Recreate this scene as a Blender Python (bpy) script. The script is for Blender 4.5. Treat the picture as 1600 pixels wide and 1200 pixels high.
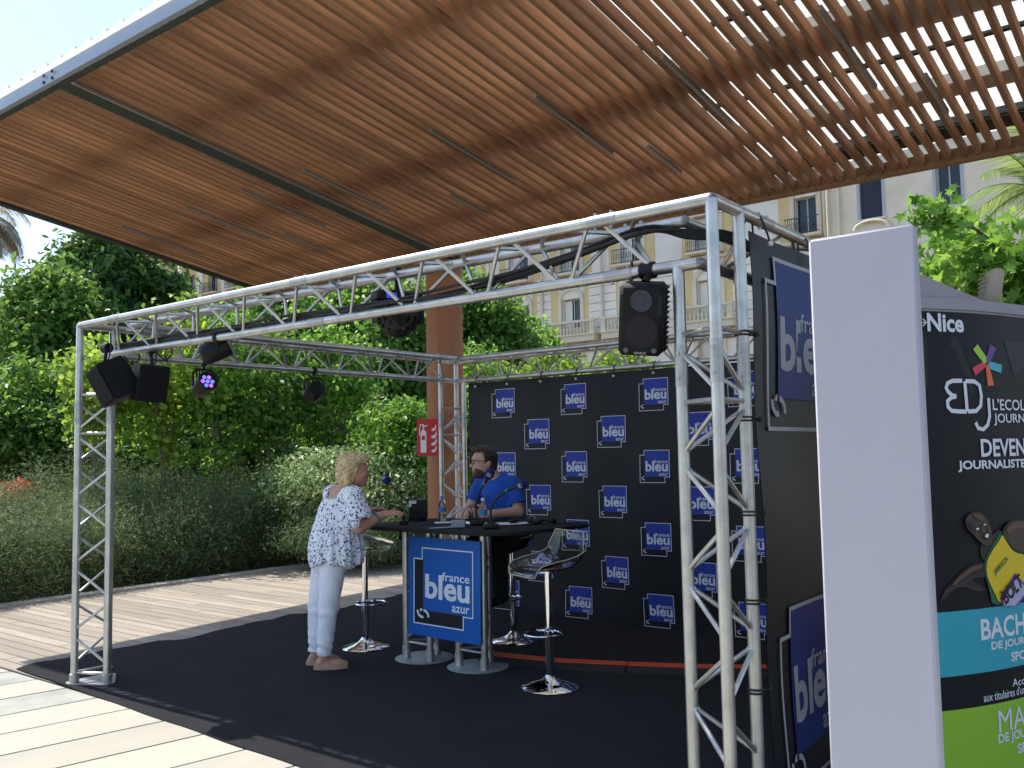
import bpy, bmesh, math, random
import numpy as np
from mathutils import Vector, Matrix

scene = bpy.context.scene
for o in list(bpy.data.objects):
    bpy.data.objects.remove(o)
COL = scene.collection
rad = math.radians

# ------------------------------------------------------------------ camera
CAM = np.array([1.5569, -3.2566, 1.5905])
YAW, PITCH, ROLL, FPX = -0.66737, 0.07398, -0.01797, 1429.38
def _axes():
    f = np.array([math.sin(YAW)*math.cos(PITCH), math.cos(YAW)*math.cos(PITCH), math.sin(PITCH)])
    r = np.array([math.cos(YAW), -math.sin(YAW), 0.0]); u = np.cross(r, f)
    return f, r*math.cos(ROLL)+u*math.sin(ROLL), u*math.cos(ROLL)-r*math.sin(ROLL)
FW, RT, UP = _axes()
cd = bpy.data.cameras.new('camera'); cam = bpy.data.objects.new('camera', cd); COL.objects.link(cam)
m = Matrix.Identity(4)
for k in range(3):
    m[k][0], m[k][1], m[k][2], m[k][3] = RT[k], UP[k], -FW[k], CAM[k]
cam.matrix_world = m
cd.sensor_width = 36.0; cd.lens = FPX/1600*36.0; cd.clip_end = 3000; cd.clip_start = 0.05
scene.camera = cam

# ------------------------------------------------------------------ light
SUN_EL, SUN_AZ = rad(57.0), rad(181.5)          # direction to the sun (angle from +X)
world = bpy.data.worlds.new('World'); scene.world = world; world.use_nodes = True
wn = world.node_tree; wn.nodes.clear()
sky = wn.nodes.new('ShaderNodeTexSky'); sky.sky_type = 'NISHITA'; sky.sun_disc = False
sky.sun_elevation = SUN_EL; sky.sun_rotation = math.pi/2 - SUN_AZ
sky.air_density = 1.0; sky.dust_density = 0.7; sky.ozone_density = 1.0
bg = wn.nodes.new('ShaderNodeBackground'); bg.inputs[1].default_value = 0.14
wo = wn.nodes.new('ShaderNodeOutputWorld')
wn.links.new(sky.outputs[0], bg.inputs[0]); wn.links.new(bg.outputs[0], wo.inputs[0])
sd = bpy.data.lights.new('sun', 'SUN'); sd.energy = 3.15; sd.angle = rad(0.55); sd.color = (1.0, 0.95, 0.86)
sun = bpy.data.objects.new('sun', sd); COL.objects.link(sun)
sv = Vector((math.cos(SUN_EL)*math.cos(SUN_AZ), math.cos(SUN_EL)*math.sin(SUN_AZ), math.sin(SUN_EL)))
sun.rotation_euler = sv.to_track_quat('Z', 'Y').to_euler(); sun.location = sv*30
vs = scene.view_settings
vs.view_transform = 'Standard'; vs.look = 'None'; vs.gamma = 1.0; vs.exposure = 1.0; vs.use_curve_mapping = False

# ------------------------------------------------------------------ pixel helpers (photo pixels 1600x1200)
def ray(x, y): return FW + (x-800)/FPX*RT - (y-600)/FPX*UP
def G(x, y, z=0.0):
    d = ray(x, y); return CAM + (z-CAM[2])/d[2]*d
def PD(x, y, depth): return CAM + ray(x, y)*depth
def depth_of(P): return float((np.array(P)-CAM) @ FW)
def onY(x, y, Y):
    d = ray(x, y); return CAM + (Y-CAM[1])/d[1]*d
def onX(x, y, X):
    d = ray(x, y); return CAM + (X-CAM[0])/d[0]*d

# ------------------------------------------------------------------ materials
MATS = {}
def mat(name, color=(.5,.5,.5), rough=.6, metal=0.0, var=0.0, vscale=8.0, bump=0.0, bscale=40.0, trans=0.0, ior=1.45,
        emit=None, estr=0.0, spec=0.5, sheen=0.0, objrand=0.0, stretch=None, color2=None, coat=0.0):
    if name in MATS: return MATS[name]
    M = bpy.data.materials.new(name); M.use_nodes = True; nt = M.node_tree; n = nt.nodes; L = nt.links
    b = n['Principled BSDF']
    b.inputs['Base Color'].default_value = (*color, 1); b.inputs['Roughness'].default_value = rough
    b.inputs['Metallic'].default_value = metal; b.inputs['IOR'].default_value = ior
    b.inputs['Transmission Weight'].default_value = trans; b.inputs['Specular IOR Level'].default_value = spec
    b.inputs['Sheen Weight'].default_value = sheen; b.inputs['Coat Weight'].default_value = coat
    if emit: b.inputs['Emission Color'].default_value = (*emit, 1); b.inputs['Emission Strength'].default_value = estr
    tc = n.new('ShaderNodeTexCoord'); vec = tc.outputs['Object']
    if stretch:
        mp = n.new('ShaderNodeMapping'); mp.inputs['Scale'].default_value = stretch; L.new(vec, mp.inputs[0]); vec = mp.outputs[0]
    if objrand:
        oi = n.new('ShaderNodeObjectInfo'); ad = n.new('ShaderNodeVectorMath'); ad.operation = 'MULTIPLY_ADD'
        cx = n.new('ShaderNodeCombineXYZ'); L.new(oi.outputs['Random'], cx.inputs[0]); L.new(oi.outputs['Random'], cx.inputs[1])
        ad.inputs[1].default_value = (37, 53, 11); L.new(cx.outputs[0], ad.inputs[0]); L.new(vec, ad.inputs[2]); vec = ad.outputs[0]
    if var or color2 or objrand:
        nz = n.new('ShaderNodeTexNoise'); nz.inputs['Scale'].default_value = vscale; nz.inputs['Detail'].default_value = 6; nz.inputs['Roughness'].default_value = .65
        L.new(vec, nz.inputs['Vector'])
        mr = n.new('ShaderNodeMapRange'); mr.inputs[1].default_value = .3; mr.inputs[2].default_value = .7
        mr.inputs[3].default_value = 0; mr.inputs[4].default_value = 1; L.new(nz.outputs['Fac'], mr.inputs[0])
        mx = n.new('ShaderNodeMix'); mx.data_type = 'RGBA'
        c2 = color2 if color2 else tuple(min(1, c*(1+var)) for c in color)
        c1 = color if color2 else tuple(c*(1-var) for c in color)
        mx.inputs[6].default_value = (*c1, 1); mx.inputs[7].default_value = (*c2, 1)
        L.new(mr.outputs[0], mx.inputs[0]); out = mx.outputs[2]
        if objrand:
            hs = n.new('ShaderNodeHueSaturation'); m2 = n.new('ShaderNodeMapRange')
            m2.inputs[3].default_value = 1-objrand; m2.inputs[4].default_value = 1+objrand
            L.new(oi.outputs['Random'], m2.inputs[0]); L.new(m2.outputs[0], hs.inputs['Value']); L.new(out, hs.inputs['Color']); out = hs.outputs[0]
        L.new(out, b.inputs['Base Color'])
    if bump:
        nb = n.new('ShaderNodeTexNoise'); nb.inputs['Scale'].default_value = bscale; nb.inputs['Detail'].default_value = 5; L.new(vec, nb.inputs['Vector'])
        bp = n.new('ShaderNodeBump'); bp.inputs['Strength'].default_value = bump; bp.inputs['Distance'].default_value = .01
        L.new(nb.outputs['Fac'], bp.inputs['Height']); L.new(bp.outputs[0], b.inputs['Normal'])
    MATS[name] = M; return M

def leafmat(name, ca, cb, cc=None, transl=.45, rough=.5, gain=1.45):
    if name in MATS: return MATS[name]
    M = bpy.data.materials.new(name); M.use_nodes = True; nt = M.node_tree; n = nt.nodes; L = nt.links
    b = n['Principled BSDF']; b.inputs['Roughness'].default_value = rough; b.inputs['Specular IOR Level'].default_value = .4
    if name == 'leaf_rosemary': gain = 1.0
    ca, cb = tuple(c*gain for c in ca), tuple(c*gain for c in cb); cc = tuple(c*gain for c in cc) if cc else None
    at = n.new('ShaderNodeAttribute'); at.attribute_name = 'rnd'
    cr = n.new('ShaderNodeValToRGB'); e = cr.color_ramp.elements
    e[0].color = (*ca, 1); e[1].color = (*cb, 1); e[1].position = .75
    if cc: k = e.new(.97); k.color = (*cc, 1)
    L.new(at.outputs['Fac'], cr.inputs[0]); L.new(cr.outputs[0], b.inputs['Base Color'])
    tr = n.new('ShaderNodeBsdfTranslucent'); hs = n.new('ShaderNodeHueSaturation'); hs.inputs['Value'].default_value = 1.5; hs.inputs['Hue'].default_value = .485
    L.new(cr.outputs[0], hs.inputs['Color']); L.new(hs.outputs[0], tr.inputs[0])
    mx = n.new('ShaderNodeMixShader'); mx.inputs[0].default_value = transl
    L.new(b.outputs[0], mx.inputs[1]); L.new(tr.outputs[0], mx.inputs[2]); L.new(mx.outputs[0], n['Material Output'].inputs[0])
    MATS[name] = M; return M

# ------------------------------------------------------------------ mesh builder
def V3(p): return np.array(p, float)
class MB:
    def __init__(s): s.v = []; s.f = []; s.m = []
    def add(s, vs, fs, mi=0):
        o = len(s.v); s.v += [tuple(map(float, p)) for p in vs]
        for f in fs: s.f.append(tuple(o+i for i in f)); s.m.append(mi)
        return s
    def box(s, x0, x1, y0, y1, z0, z1, mi=0, M=None):
        vs = [(x, y, z) for z in (z0, z1) for y in (y0, y1) for x in (x0, x1)]
        if M is not None: vs = [tuple(M @ Vector(p)) for p in vs]
        return s.add(vs, [(0,2,3,1),(4,5,7,6),(0,1,5,4),(2,6,7,3),(0,4,6,2),(1,3,7,5)], mi)
    def cbox(s, x0, x1, y0, y1, z0, z1, c=.01, mi=0, M=None):
        bm = bmesh.new()
        for sx in (0, 1):
            for sy in (0, 1):
                for sz in (0, 1):
                    p = [(x0, x1)[sx], (y0, y1)[sy], (z0, z1)[sz]]; d = [c*(1-2*sx), c*(1-2*sy), c*(1-2*sz)]
                    for k in range(3):
                        q = [p[i]+(0 if i == k else d[i]) for i in range(3)]
                        bm.verts.new(q)
        bmesh.ops.convex_hull(bm, input=bm.verts); bm.verts.index_update()
        bmesh.ops.dissolve_limit(bm, angle_limit=.02, verts=bm.verts, edges=bm.edges); bm.verts.index_update()
        vs = [tuple(M @ v.co) if M is not None else tuple(v.co) for v in bm.verts]
        s.add(vs, [[v.index for v in f.verts] for f in bm.faces], mi); bm.free(); return s
    def path(s, pts, r, n=8, caps=True, mi=0, closed=False):
        P = [V3(p) for p in pts]; N = len(P)
        rs = r if hasattr(r, '__len__') else [r]*N
        t0 = P[1]-P[0]; t0 /= np.linalg.norm(t0)
        a = np.array([0, 0, 1.]) if abs(t0[2]) < .9 else np.array([1., 0, 0])
        u = np.cross(t0, a); u /= np.linalg.norm(u)
        vs = []
        for i in range(N):
            if closed: t = P[(i+1) % N]-P[i-1]
            else: t = P[min(i+1, N-1)]-P[max(i-1, 0)]
            t = t/(np.linalg.norm(t)+1e-12); u = u-t*(u@t); u /= np.linalg.norm(u)+1e-12; w = np.cross(t, u)
            for k in range(n):
                an = 2*math.pi*k/n; vs.append(P[i]+rs[i]*(math.cos(an)*u+math.sin(an)*w))
        fs = []
        for i in range(N if closed else N-1):
            i2 = (i+1) % N
            for k in range(n): k2 = (k+1) % n; fs.append((i*n+k, i*n+k2, i2*n+k2, i2*n+k))
        if caps and not closed: fs += [tuple(range(n))[::-1], tuple((N-1)*n+k for k in range(n))]
        return s.add(vs, fs, mi)
    def tube(s, a, b, r, n=8, r2=None, mi=0): return s.path([a, b], [r, r if r2 is None else r2], n, True, mi)
    def lathe(s, prof, c=(0,0,0), n=24, mi=0, M=None):
        vs = []
        for (r, z) in prof:
            for k in range(n):
                a = 2*math.pi*k/n; p = Vector((r*math.cos(a), r*math.sin(a), z))
                if M is not None: p = M @ p
                vs.append((p[0]+c[0], p[1]+c[1], p[2]+c[2]))
        fs = []
        for i in range(len(prof)-1):
            for k in range(n): k2 = (k+1) % n; fs.append((i*n+k, i*n+k2, (i+1)*n+k2, (i+1)*n+k))
        fs += [tuple(range(n))[::-1], tuple((len(prof)-1)*n+k for k in range(n))]
        return s.add(vs, fs, mi)
    def ell(s, c, r, nu=16, nv=10, mi=0, M=None):
        prof = [(max(1e-4, math.sin(math.pi*i/nv)), -math.cos(math.pi*i/nv)) for i in range(nv+1)]
        vs = []
        for (q, z) in prof:
            for k in range(nu):
                a = 2*math.pi*k/nu; p = Vector((q*math.cos(a)*r[0], q*math.sin(a)*r[1], z*r[2]))
                if M is not None: p = M @ p
                vs.append((p[0]+c[0], p[1]+c[1], p[2]+c[2]))
        fs = [(i*nu+k, i*nu+(k+1) % nu, (i+1)*nu+(k+1) % nu, (i+1)*nu+k) for i in range(nv) for k in range(nu)]
        return s.add(vs, fs, mi)
    def prism(s, poly, h, mp, mi=0):            # poly in 2D, mp(u,v,w)->xyz, w 0..h
        n = len(poly)
        vs = [mp(u, v, 0) for u, v in poly]+[mp(u, v, h) for u, v in poly]
        fs = [tuple(range(n))[::-1], tuple(range(n, 2*n))]+[(i, (i+1) % n, n+(i+1) % n, n+i) for i in range(n)]
        return s.add(vs, fs, mi)
    def flat(s, poly, mp, w=0.0, mi=0):
        return s.add([mp(u, v, w) for u, v in poly], [tuple(range(len(poly)))], mi)
    def rect(s, u0, u1, v0, v1, mp, w=0.0, mi=0, k=6):
        vs = [mp(u0+(u1-u0)*a/k, v0+(v1-v0)*c/k, w) for c in range(k+1) for a in range(k+1)]
        return s.add(vs, [(c*(k+1)+a, c*(k+1)+a+1, (c+1)*(k+1)+a+1, (c+1)*(k+1)+a) for c in range(k) for a in range(k)], mi)
    def build(s, name, mats, parent=None, smooth=True, ang=38):
        me = bpy.data.meshes.new(name); me.from_pydata(s.v, [], s.f)
        if not isinstance(mats, (list, tuple)): mats = [mats]
        for x in mats: me.materials.append(MATS[x] if isinstance(x, str) else x)
        if len(mats) > 1: me.polygons.foreach_set('material_index', s.m)
        bm = bmesh.new(); bm.from_mesh(me); bmesh.ops.recalc_face_normals(bm, faces=bm.faces); bm.to_mesh(me); bm.free()
        if smooth:
            me.polygons.foreach_set('use_smooth', [True]*len(me.polygons)); me.set_sharp_from_angle(angle=rad(ang))
        me.update()
        return link(name, me, parent)
def link(name, data, parent=None):
    o = bpy.data.objects.new(name, data); COL.objects.link(o)
    if parent is not None: o.parent = parent
    return o
def tag(o, label=None, cat=None, group=None, kind=None):
    if label: o['label'] = label
    if cat: o['category'] = cat
    if group: o['group'] = group
    if kind: o['kind'] = kind
    return o
def thing(name, label, cat, loc=(0,0,0), rotz=0, group=None):
    o = link(name, None); o.location = tuple(map(float, loc)); o.rotation_euler = (0, 0, rotz); o.empty_display_size = .1
    return tag(o, label, cat, group)
def share(name, src, parent, loc=(0,0,0), rot=(0,0,0), sc=(1,1,1)):
    o = link(name, src.data, parent); o.location = tuple(map(float, loc)); o.rotation_euler = rot; o.scale = sc; return o

# ------------------------------------------------------------------ text
_TX = {}
def text_mesh(s, bold=.02):
    key = (s, bold)
    if key in _TX: return _TX[key]
    cu = bpy.data.curves.new('t', 'FONT'); cu.body = s; cu.offset = bold; cu.resolution_u = 3; cu.fill_mode = 'FRONT'
    ob = bpy.data.objects.new('t', cu); COL.objects.link(ob)
    dg = bpy.context.evaluated_depsgraph_get(); dg.update()
    me = bpy.data.meshes.new_from_object(ob.evaluated_get(dg))
    vs = np.array([v.co[:2] for v in me.vertices]); fs = [tuple(p.vertices) for p in me.polygons]
    bpy.data.objects.remove(ob); bpy.data.meshes.remove(me); bpy.data.curves.remove(cu)
    _TX[key] = (vs, fs); return _TX[key]
def text_fit(mb, s, u0, u1, v0, v1, mp, w=0.0, mi=0, bold=.02, ref=None):
    """letters of s fitted so that ref (or s) fills the box u0..u1, v0..v1"""
    vs, fs = text_mesh(s, bold); rv = text_mesh(ref, bold)[0] if ref else vs
    a, b = rv.min(0), rv.max(0)
    sx = (u1-u0)/(b[0]-a[0]); sy = (v1-v0)/(b[1]-a[1])
    mb.add([mp(u0+(p[0]-a[0])*sx, v0+(p[1]-a[1])*sy, w) for p in vs], fs, mi)

# ================================================================== SETTING: ground, paving, deck, carpet
mat('soil', (.10,.065,.04), .95, var=.5, vscale=14, bump=.8, bscale=30, color2=(.17,.10,.055))
mat('stone', (.46,.425,.34), .75, var=.12, vscale=3.2, bump=.2, bscale=22, objrand=.07, color2=(.39,.37,.31), stretch=(1,.35,1))
mat('stone_green', (.27,.29,.255), .75, vscale=3.5, bump=.1, bscale=22, color2=(.45,.43,.36), objrand=.05)
mat('stone_warm', (.50,.44,.31), .75, vscale=1.6, bump=.1, bscale=22, color2=(.45,.42,.36), objrand=.05)
mat('joint', (.12,.10,.08), .95)
mat('deckwood', (.27,.225,.18), .85, vscale=3, bump=.35, bscale=25, objrand=.20, color2=(.39,.335,.27), stretch=(.35,6,6))
mat('kerbstone', (.40,.36,.31), .9, var=.15, vscale=6, bump=.3, bscale=60)
mat('inlay', (.30,.20,.15), .8, var=.2)
rng = random.Random(5)

mb = MB()
mb.add([(-1500,-1500,-.03),(1500,-1500,-.03),(1500,1500,-.03),(-1500,1500,-.03)], [(0,1,2,3)])
ground = tag(mb.build('ground', 'soil', smooth=False), kind='structure')

# stone paving in front: long slabs side by side
pav = MB().box(-13, 5, -9, -.06, -.028, -.012).build('pavement', 'joint', smooth=False); tag(pav, kind='structure')
DU = np.array([math.cos(rad(81)), math.sin(rad(81)), 0]); DV = np.array([1.0, 0, 0])
for c in range(-19, 16):
    # slab strip c: right side passes the deck line (y=-.07) at x = -3.2 + .44 c
    xr = -3.205+.4395*c; ends = [0]; t = 0
    first = 1.5+.25*rng.random()
    for s_, e_ in ((0, first), (first, first+2.1), (first+2.1, first+4.2)):
        a = np.array([xr, -.07, 0])-DU*(s_+.006); b = np.array([xr, -.07, 0])-DU*e_
        g_ = .009
        if s_ == 0:   # trimmed flush with the deck line
            a0 = np.array([xr-g_, -.075, 0]); a1 = np.array([xr-.4395+g_, -.075, 0])
        else: a0 = a-DV*g_; a1 = a-DV*(.4395-g_)
        b0 = b-DV*g_; b1 = b-DV*(.4395-g_)
        dz = rng.uniform(-.0015, .0015); cc = .006
        top = [a0, a1, b1, b0]; cen = sum(top)/4
        vs = [tuple(p+[0,0,-.02]) for p in top]+[tuple(p+[0,0,dz-.004]) for p in top]+[tuple(p+(cen-p)*cc+[0,0,dz]) for p in top]
        fs = [(i, (i+1) % 4, 4+(i+1) % 4, 4+i) for i in range(4)]+[(4+i, 4+(i+1) % 4, 8+(i+1) % 4, 8+i) for i in range(4)]+[(8,9,10,11)]
        k = rng.random(); mm = 'stone' if k < .86 else ('stone_green' if k < .93 else 'stone_warm')
        if s_ == 0 and -8 < c < 4: mm = 'stone_green' if c in (-5, -3) else 'stone'
        if s_ == 0 and c == 1: mm = 'stone_warm'
        MB().add(vs, fs).build('slab', mm, pav, smooth=False)

# wooden deck: each board its own piece
deck = MB().box(-9.05, -3.0, -.055, 16.0, -.028, -.016).build('boardwalk', 'joint', smooth=False); tag(deck, kind='structure')
pitch = .127
y = -.05; i = 0
def board(x0, x1, y0, y1):
    dz = rng.uniform(-.002, .001); t = rng.uniform(-.0015, .0015)
    b = MB().cbox(x0-(x0+x1)/2, x1-(x0+x1)/2, -(y1-y0)/2, (y1-y0)/2, -.015, 0, .003)
    o = b.build('board', 'deckwood', deck, smooth=False); o.location = ((x0+x1)/2, (y0+y1)/2, dz); o.rotation_euler = (0, 0, t); return o
while y < 13.6:
    j = (-7.55, -6.35, -7.0, -8.1)[i % 4]+rng.uniform(-.15, .15)
    board(-9.03, j-.003, y, y+pitch-.011); board(j+.003, -4.2 if y < 4.3 else -3.2, y, y+pitch-.011)
    y += pitch; i += 1
for rr in (.52, .95):
    pts = [(-8.0+rr*math.cos(a), 6.75+rr*math.sin(a)) for a in np.linspace(0, 2*math.pi, 64, endpoint=False)]
    q = MB(); n = 64; wv = .05
    vs = [(-8.0+(rr+s*wv)*math.cos(a), 6.75+(rr+s*wv)*math.sin(a), .005) for s in (-1, 1) for a in np.linspace(0, 2*math.pi, n, endpoint=False)]
    q.add(vs, [(k, (k+1) % n, n+(k+1) % n, n+k) for k in range(n)]).build('ring_inlay', 'inlay', deck, smooth=False)
# kerb between deck and planting
kx = [(-9.12, -8), (-9.12, 3), (-9.1, 5), (-8.95, 7), (-8.5, 9.5), (-7.6, 12), (-6, 14.5)]
q = MB()
L_ = [(x-.09, y_) for x, y_ in kx]; R_ = [(x+.09, y_) for x, y_ in kx]
for zt, fl in ((.012, 0),):
    vs = [(x, y_, z) for z in (-.03, .03) for P_ in (L_, R_) for x, y_ in P_]; n = len(kx)
    fs = []
    for a in range(n-1):
        fs += [(2*n+a, 2*n+a+1, 3*n+a+1, 3*n+a), (a, a+1, 2*n+a+1, 2*n+a), (n+a, n+a+1, 3*n+a+1, 3*n+a)]
    q.add(vs, fs)
tag(q.build('kerb', 'kerbstone', smooth=False), kind='structure')

# black event carpet with a wavy, slightly lifted left edge
M = bpy.data.materials.new('carpet'); M.use_nodes = True; MATS['carpet'] = M
nt = M.node_tree; n = nt.nodes; Lk = nt.links; b = n['Principled BSDF']; b.inputs['Roughness'].default_value = .95; b.inputs['Specular IOR Level'].default_value = .15
tc = n.new('ShaderNodeTexCoord'); vo = n.new('ShaderNodeTexVoronoi'); vo.inputs['Scale'].default_value = 9; Lk.new(tc.outputs['Object'], vo.inputs['Vector'])
lt = n.new('ShaderNodeMath'); lt.operation = 'LESS_THAN'; lt.inputs[1].default_value = .035; Lk.new(vo.outputs['Distance'], lt.inputs[0])
vc = n.new('ShaderNodeSeparateColor'); Lk.new(vo.outputs['Color'], vc.inputs[0]); gt = n.new('ShaderNodeMath'); gt.operation = 'GREATER_THAN'; gt.inputs[1].default_value = .8; Lk.new(vc.outputs[0], gt.inputs[0])
mu = n.new('ShaderNodeMath'); mu.operation = 'MULTIPLY'; Lk.new(lt.outputs[0], mu.inputs[0]); Lk.new(gt.outputs[0], mu.inputs[1])
nz = n.new('ShaderNodeTexNoise'); nz.inputs['Scale'].default_value = 2.2; nz.inputs['Detail'].default_value = 8; nz.inputs['Roughness'].default_value = .7; Lk.new(tc.outputs['Object'], nz.inputs['Vector'])
m1 = n.new('ShaderNodeMix'); m1.data_type = 'RGBA'; m1.inputs[6].default_value = (.010,.010,.0115,1); m1.inputs[7].default_value = (.034,.034,.037,1); Lk.new(nz.outputs['Fac'], m1.inputs[0])
m2 = n.new('ShaderNodeMix'); m2.data_type = 'RGBA'; m2.inputs[7].default_value = (.22,.20,.18,1); Lk.new(m1.outputs[2], m2.inputs[6]); Lk.new(mu.outputs[0], m2.inputs[0]); Lk.new(m2.outputs[2], b.inputs['Base Color'])
nf = n.new('ShaderNodeTexNoise'); nf.inputs['Scale'].default_value = 260; Lk.new(tc.outputs['Object'], nf.inputs['Vector'])
bp = n.new('ShaderNodeBump'); bp.inputs['Strength'].default_value = .5; bp.inputs['Distance'].default_value = .004; Lk.new(nf.outputs['Fac'], bp.inputs['Height']); Lk.new(bp.outputs[0], b.inputs['Normal'])
NX, NY = 70, 60
vs = []; rr = np.random.RandomState(3)
ph = rr.rand(6)*6.28
for iy in range(NY+1):
    for ix in range(NX+1):
        u = ix/NX; v = iy/NY
        xl = -5.87+.05*math.sin(v*14+ph[0])+.03*math.sin(v*31+ph[1])-.1*max(0, v-.5)
        if v < .05: xl += (.05-v)/.05*.06
        x = xl+(.75-xl)*u
        yf = -.03-.042*(x+5.82)+.006*math.sin(x*7)
        yb = 4.35
        yy = yf+(yb-yf)*v
        z = .008+.004*math.sin(x*2.1+yy*1.3)*math.sin(yy*2.7+x)
        e = max(0, 1-u*NX/1.6)
        z += e*.018*max(0, math.sin(v*38+1)*math.sin(v*17))
        vs.append((x, yy, max(z, .005)))
fs = [(a*(NX+1)+c, a*(NX+1)+c+1, (a+1)*(NX+1)+c+1, (a+1)*(NX+1)+c) for a in range(NY) for c in range(NX)]
q = MB().add(vs, fs)
# rim
rim = [c for c in range(NX+1)]+[r*(NX+1)+NX for r in range(1, NY+1)]+[NY*(NX+1)+c for c in range(NX-1, -1, -1)]+[r*(NX+1) for r in range(NY-1, 0, -1)]
o_ = len(q.v); q.v += [(q.v[k][0], q.v[k][1], -.005) for k in rim]
for k in range(len(rim)): q.f.append((rim[k], rim[(k+1) % len(rim)], o_+(k+1) % len(rim), o_+k)); q.m.append(0)
tag(q.build('carpet', 'carpet'), 'large black event carpet with wavy edge under the metal frame', 'carpet')

# ================================================================== CANOPY
SL = math.tan(rad(8.77)); RY0, RZ0 = .12, 4.585
RX0, RX1, RY1 = -9.02, 4.0, 4.72
def rz(y): return RZ0-SL*(y-RY0)
mat('slat_weathered', (.22,.125,.07), .85, vscale=3.0, bump=.3, bscale=18, objrand=.25, color2=(.33,.20,.115), stretch=(9,.6,9))
mat('slatwood', (.34,.170,.085), .75, vscale=2.0, bump=.25, bscale=18, objrand=.25, color2=(.54,.295,.155), stretch=(9,.6,9))
mat('steel_blue', (.30,.34,.40), .45, metal=.3, var=.06)
mat('steel_dark', (.045,.055,.055), .5, metal=.2, var=.15)
mat('galv', (.42,.43,.43), .45, metal=.7, var=.15, vscale=15)
mat('grey_paint', (.55,.55,.54), .6, var=.08)
mat('ledgrey', (.25,.25,.24), .5, metal=.2)
M = bpy.data.materials.new('polycarb'); M.use_nodes = True; MATS['polycarb'] = M; n = M.node_tree.nodes; Lk = M.node_tree.links
b = n['Principled BSDF']; b.inputs['Base Color'].default_value = (.8,.8,.76,1); b.inputs['Roughness'].default_value = .35
tr = n.new('ShaderNodeBsdfTranslucent'); tr.inputs[0].default_value = (.80,.82,.74,1); mx = n.new('ShaderNodeMixShader'); mx.inputs[0].default_value = .62
Lk.new(b.outputs[0], mx.inputs[1]); Lk.new(tr.outputs[0], mx.inputs[2]); Lk.new(mx.outputs[0], n['Material Output'].inputs[0])
canopy = thing('canopy', 'tilted wooden slat canopy roof with grey steel edge above the radio booth', 'canopy', (-5.62, 4.66, 0))
COFF = Matrix.Translation((5.62, -4.66, 0))
def cp(name, mb_, mm, smooth=True):
    o = mb_.build(name, mm, canopy, smooth); o.matrix_parent_inverse = Matrix.Identity(4); o.location = (5.62, -4.66, 0); return o
# slats: one shared mesh, on edge, running down the slope
slen = (RY1-.06-RY0)/math.cos(rad(8.77))
s0 = MB().cbox(-.017, .017, 0, slen, .003, .095, .004).box(-.0145, .0145, .004, slen-.004, 0, .004, 1)
me0 = None; nsl = int((RX1-RX0-.1)/.1086)
TILT = -rad(8.77)
for k in range(nsl):
    x = RX0+.1+k*.1086
    if abs(x+5.57) < .115: continue
    if me0 is None: o = s0.build('slat', ['slatwood', 'slat_weathered'], canopy); me0 = o
    else: o = share('slat', me0, canopy)
    o.location = (x+5.62+rng.uniform(-.004,.004), RY0+.03-4.66, rz(RY0+.03)+rng.uniform(-.002, .002)); o.rotation_euler = (TILT, rng.uniform(-.02,.02), rng.uniform(-.0012,.0012))
def along_x(name, y0, y1, dz0, dz1, mm, x0=RX0+.03, x1=RX1-.03, c=.004):
    T = Matrix.Translation((0, y0, rz(y0))) @ Matrix.Rotation(TILT, 4, 'X')
    return cp(name, MB().cbox(x0, x1, 0, (y1-y0), dz0, dz1, c, M=T), mm)
for yb_ in (1.15, 2.15, 3.13, 4.25): along_x('batten', yb_, yb_+.035, .098, .128, 'steel_dark')
for yb_, w_ in ((1.0, .2), (2.55, .36), (3.7, .2)): along_x('purlin', yb_, yb_+w_, .13, .22, 'grey_paint')
along_x('front_beam', .03, .07, -.040, .088, 'steel_blue', RX0-.06, RX1, .004)
along_x('front_flange', .072, RY0+.005, -.040, -.034, 'steel_dark', RX0-.05, RX1, .001)
along_x('rear_beam', 4.36, 4.56, .13, .22, 'steel_dark')
along_x('rear_board', RY1-.05, RY1, -.03, .10, 'slat_weathered', RX0, RX1, .005)
T = Matrix.Translation((0, 0, rz(0))) @ Matrix.Rotation(TILT, 4, 'X')
cp('side_beam', MB().cbox(RX0-.05, RX0+.03, .08, 4.78, -.02, .21, .006, M=T), 'steel_dark')
cp('carrying_beam', MB().cbox(-5.66, -5.482, .12, 4.75, -.035, .12, .004, M=T), 'steel_dark')
cp('beam_strip', MB().cbox(-5.480, -5.472, .13, 4.7, -.036, .0, .002, M=T), 'galv')
for dx in (0, .14):
    for dz in (.035, .09):
        cp('bolt', MB().lathe([(.014,0),(.014,.006),(.009,.011),(.001,.012)], (0,0,0), 8, M=Matrix.Translation((-5.72+dx, .027, rz(.03)-.045+dz)) @ Matrix.Rotation(rad(90), 4, 'X')), 'steel_dark')
# ribbed roofing sheet
q = MB(); prof = []; x = RX0-.07
while x < RX1+.05:
    prof += [(x, .0), (x+.15, .0), (x+.172, .038), (x+.205, .038)]; x += .23
TS = Matrix.Translation((0, 0, rz(0)+.228)) @ Matrix.Rotation(TILT, 4, 'X')
TF = Matrix.Translation((0, .01, rz(.01)+.094)) @ Matrix.Rotation(TILT, 4, 'X')
vs = [tuple(TS @ Vector((x, yy, z))) for yy in (.16, 4.86) for x, z in prof]; n = len(prof)
q.add(vs, [(k, k+1, n+k+1, n+k) for k in range(n-1)]); cp('roof_sheet', q, 'polycarb', smooth=False)
q = MB(); vs = [tuple(TF @ Vector((x, yy, z*1.1))) for yy in (0, .3) for x, z in prof]
q.add(vs, [(k, k+1, n+k+1, n+k) for k in range(n-1)]); cp('roof_sheet_edge', q, 'polycarb', smooth=False)
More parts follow.
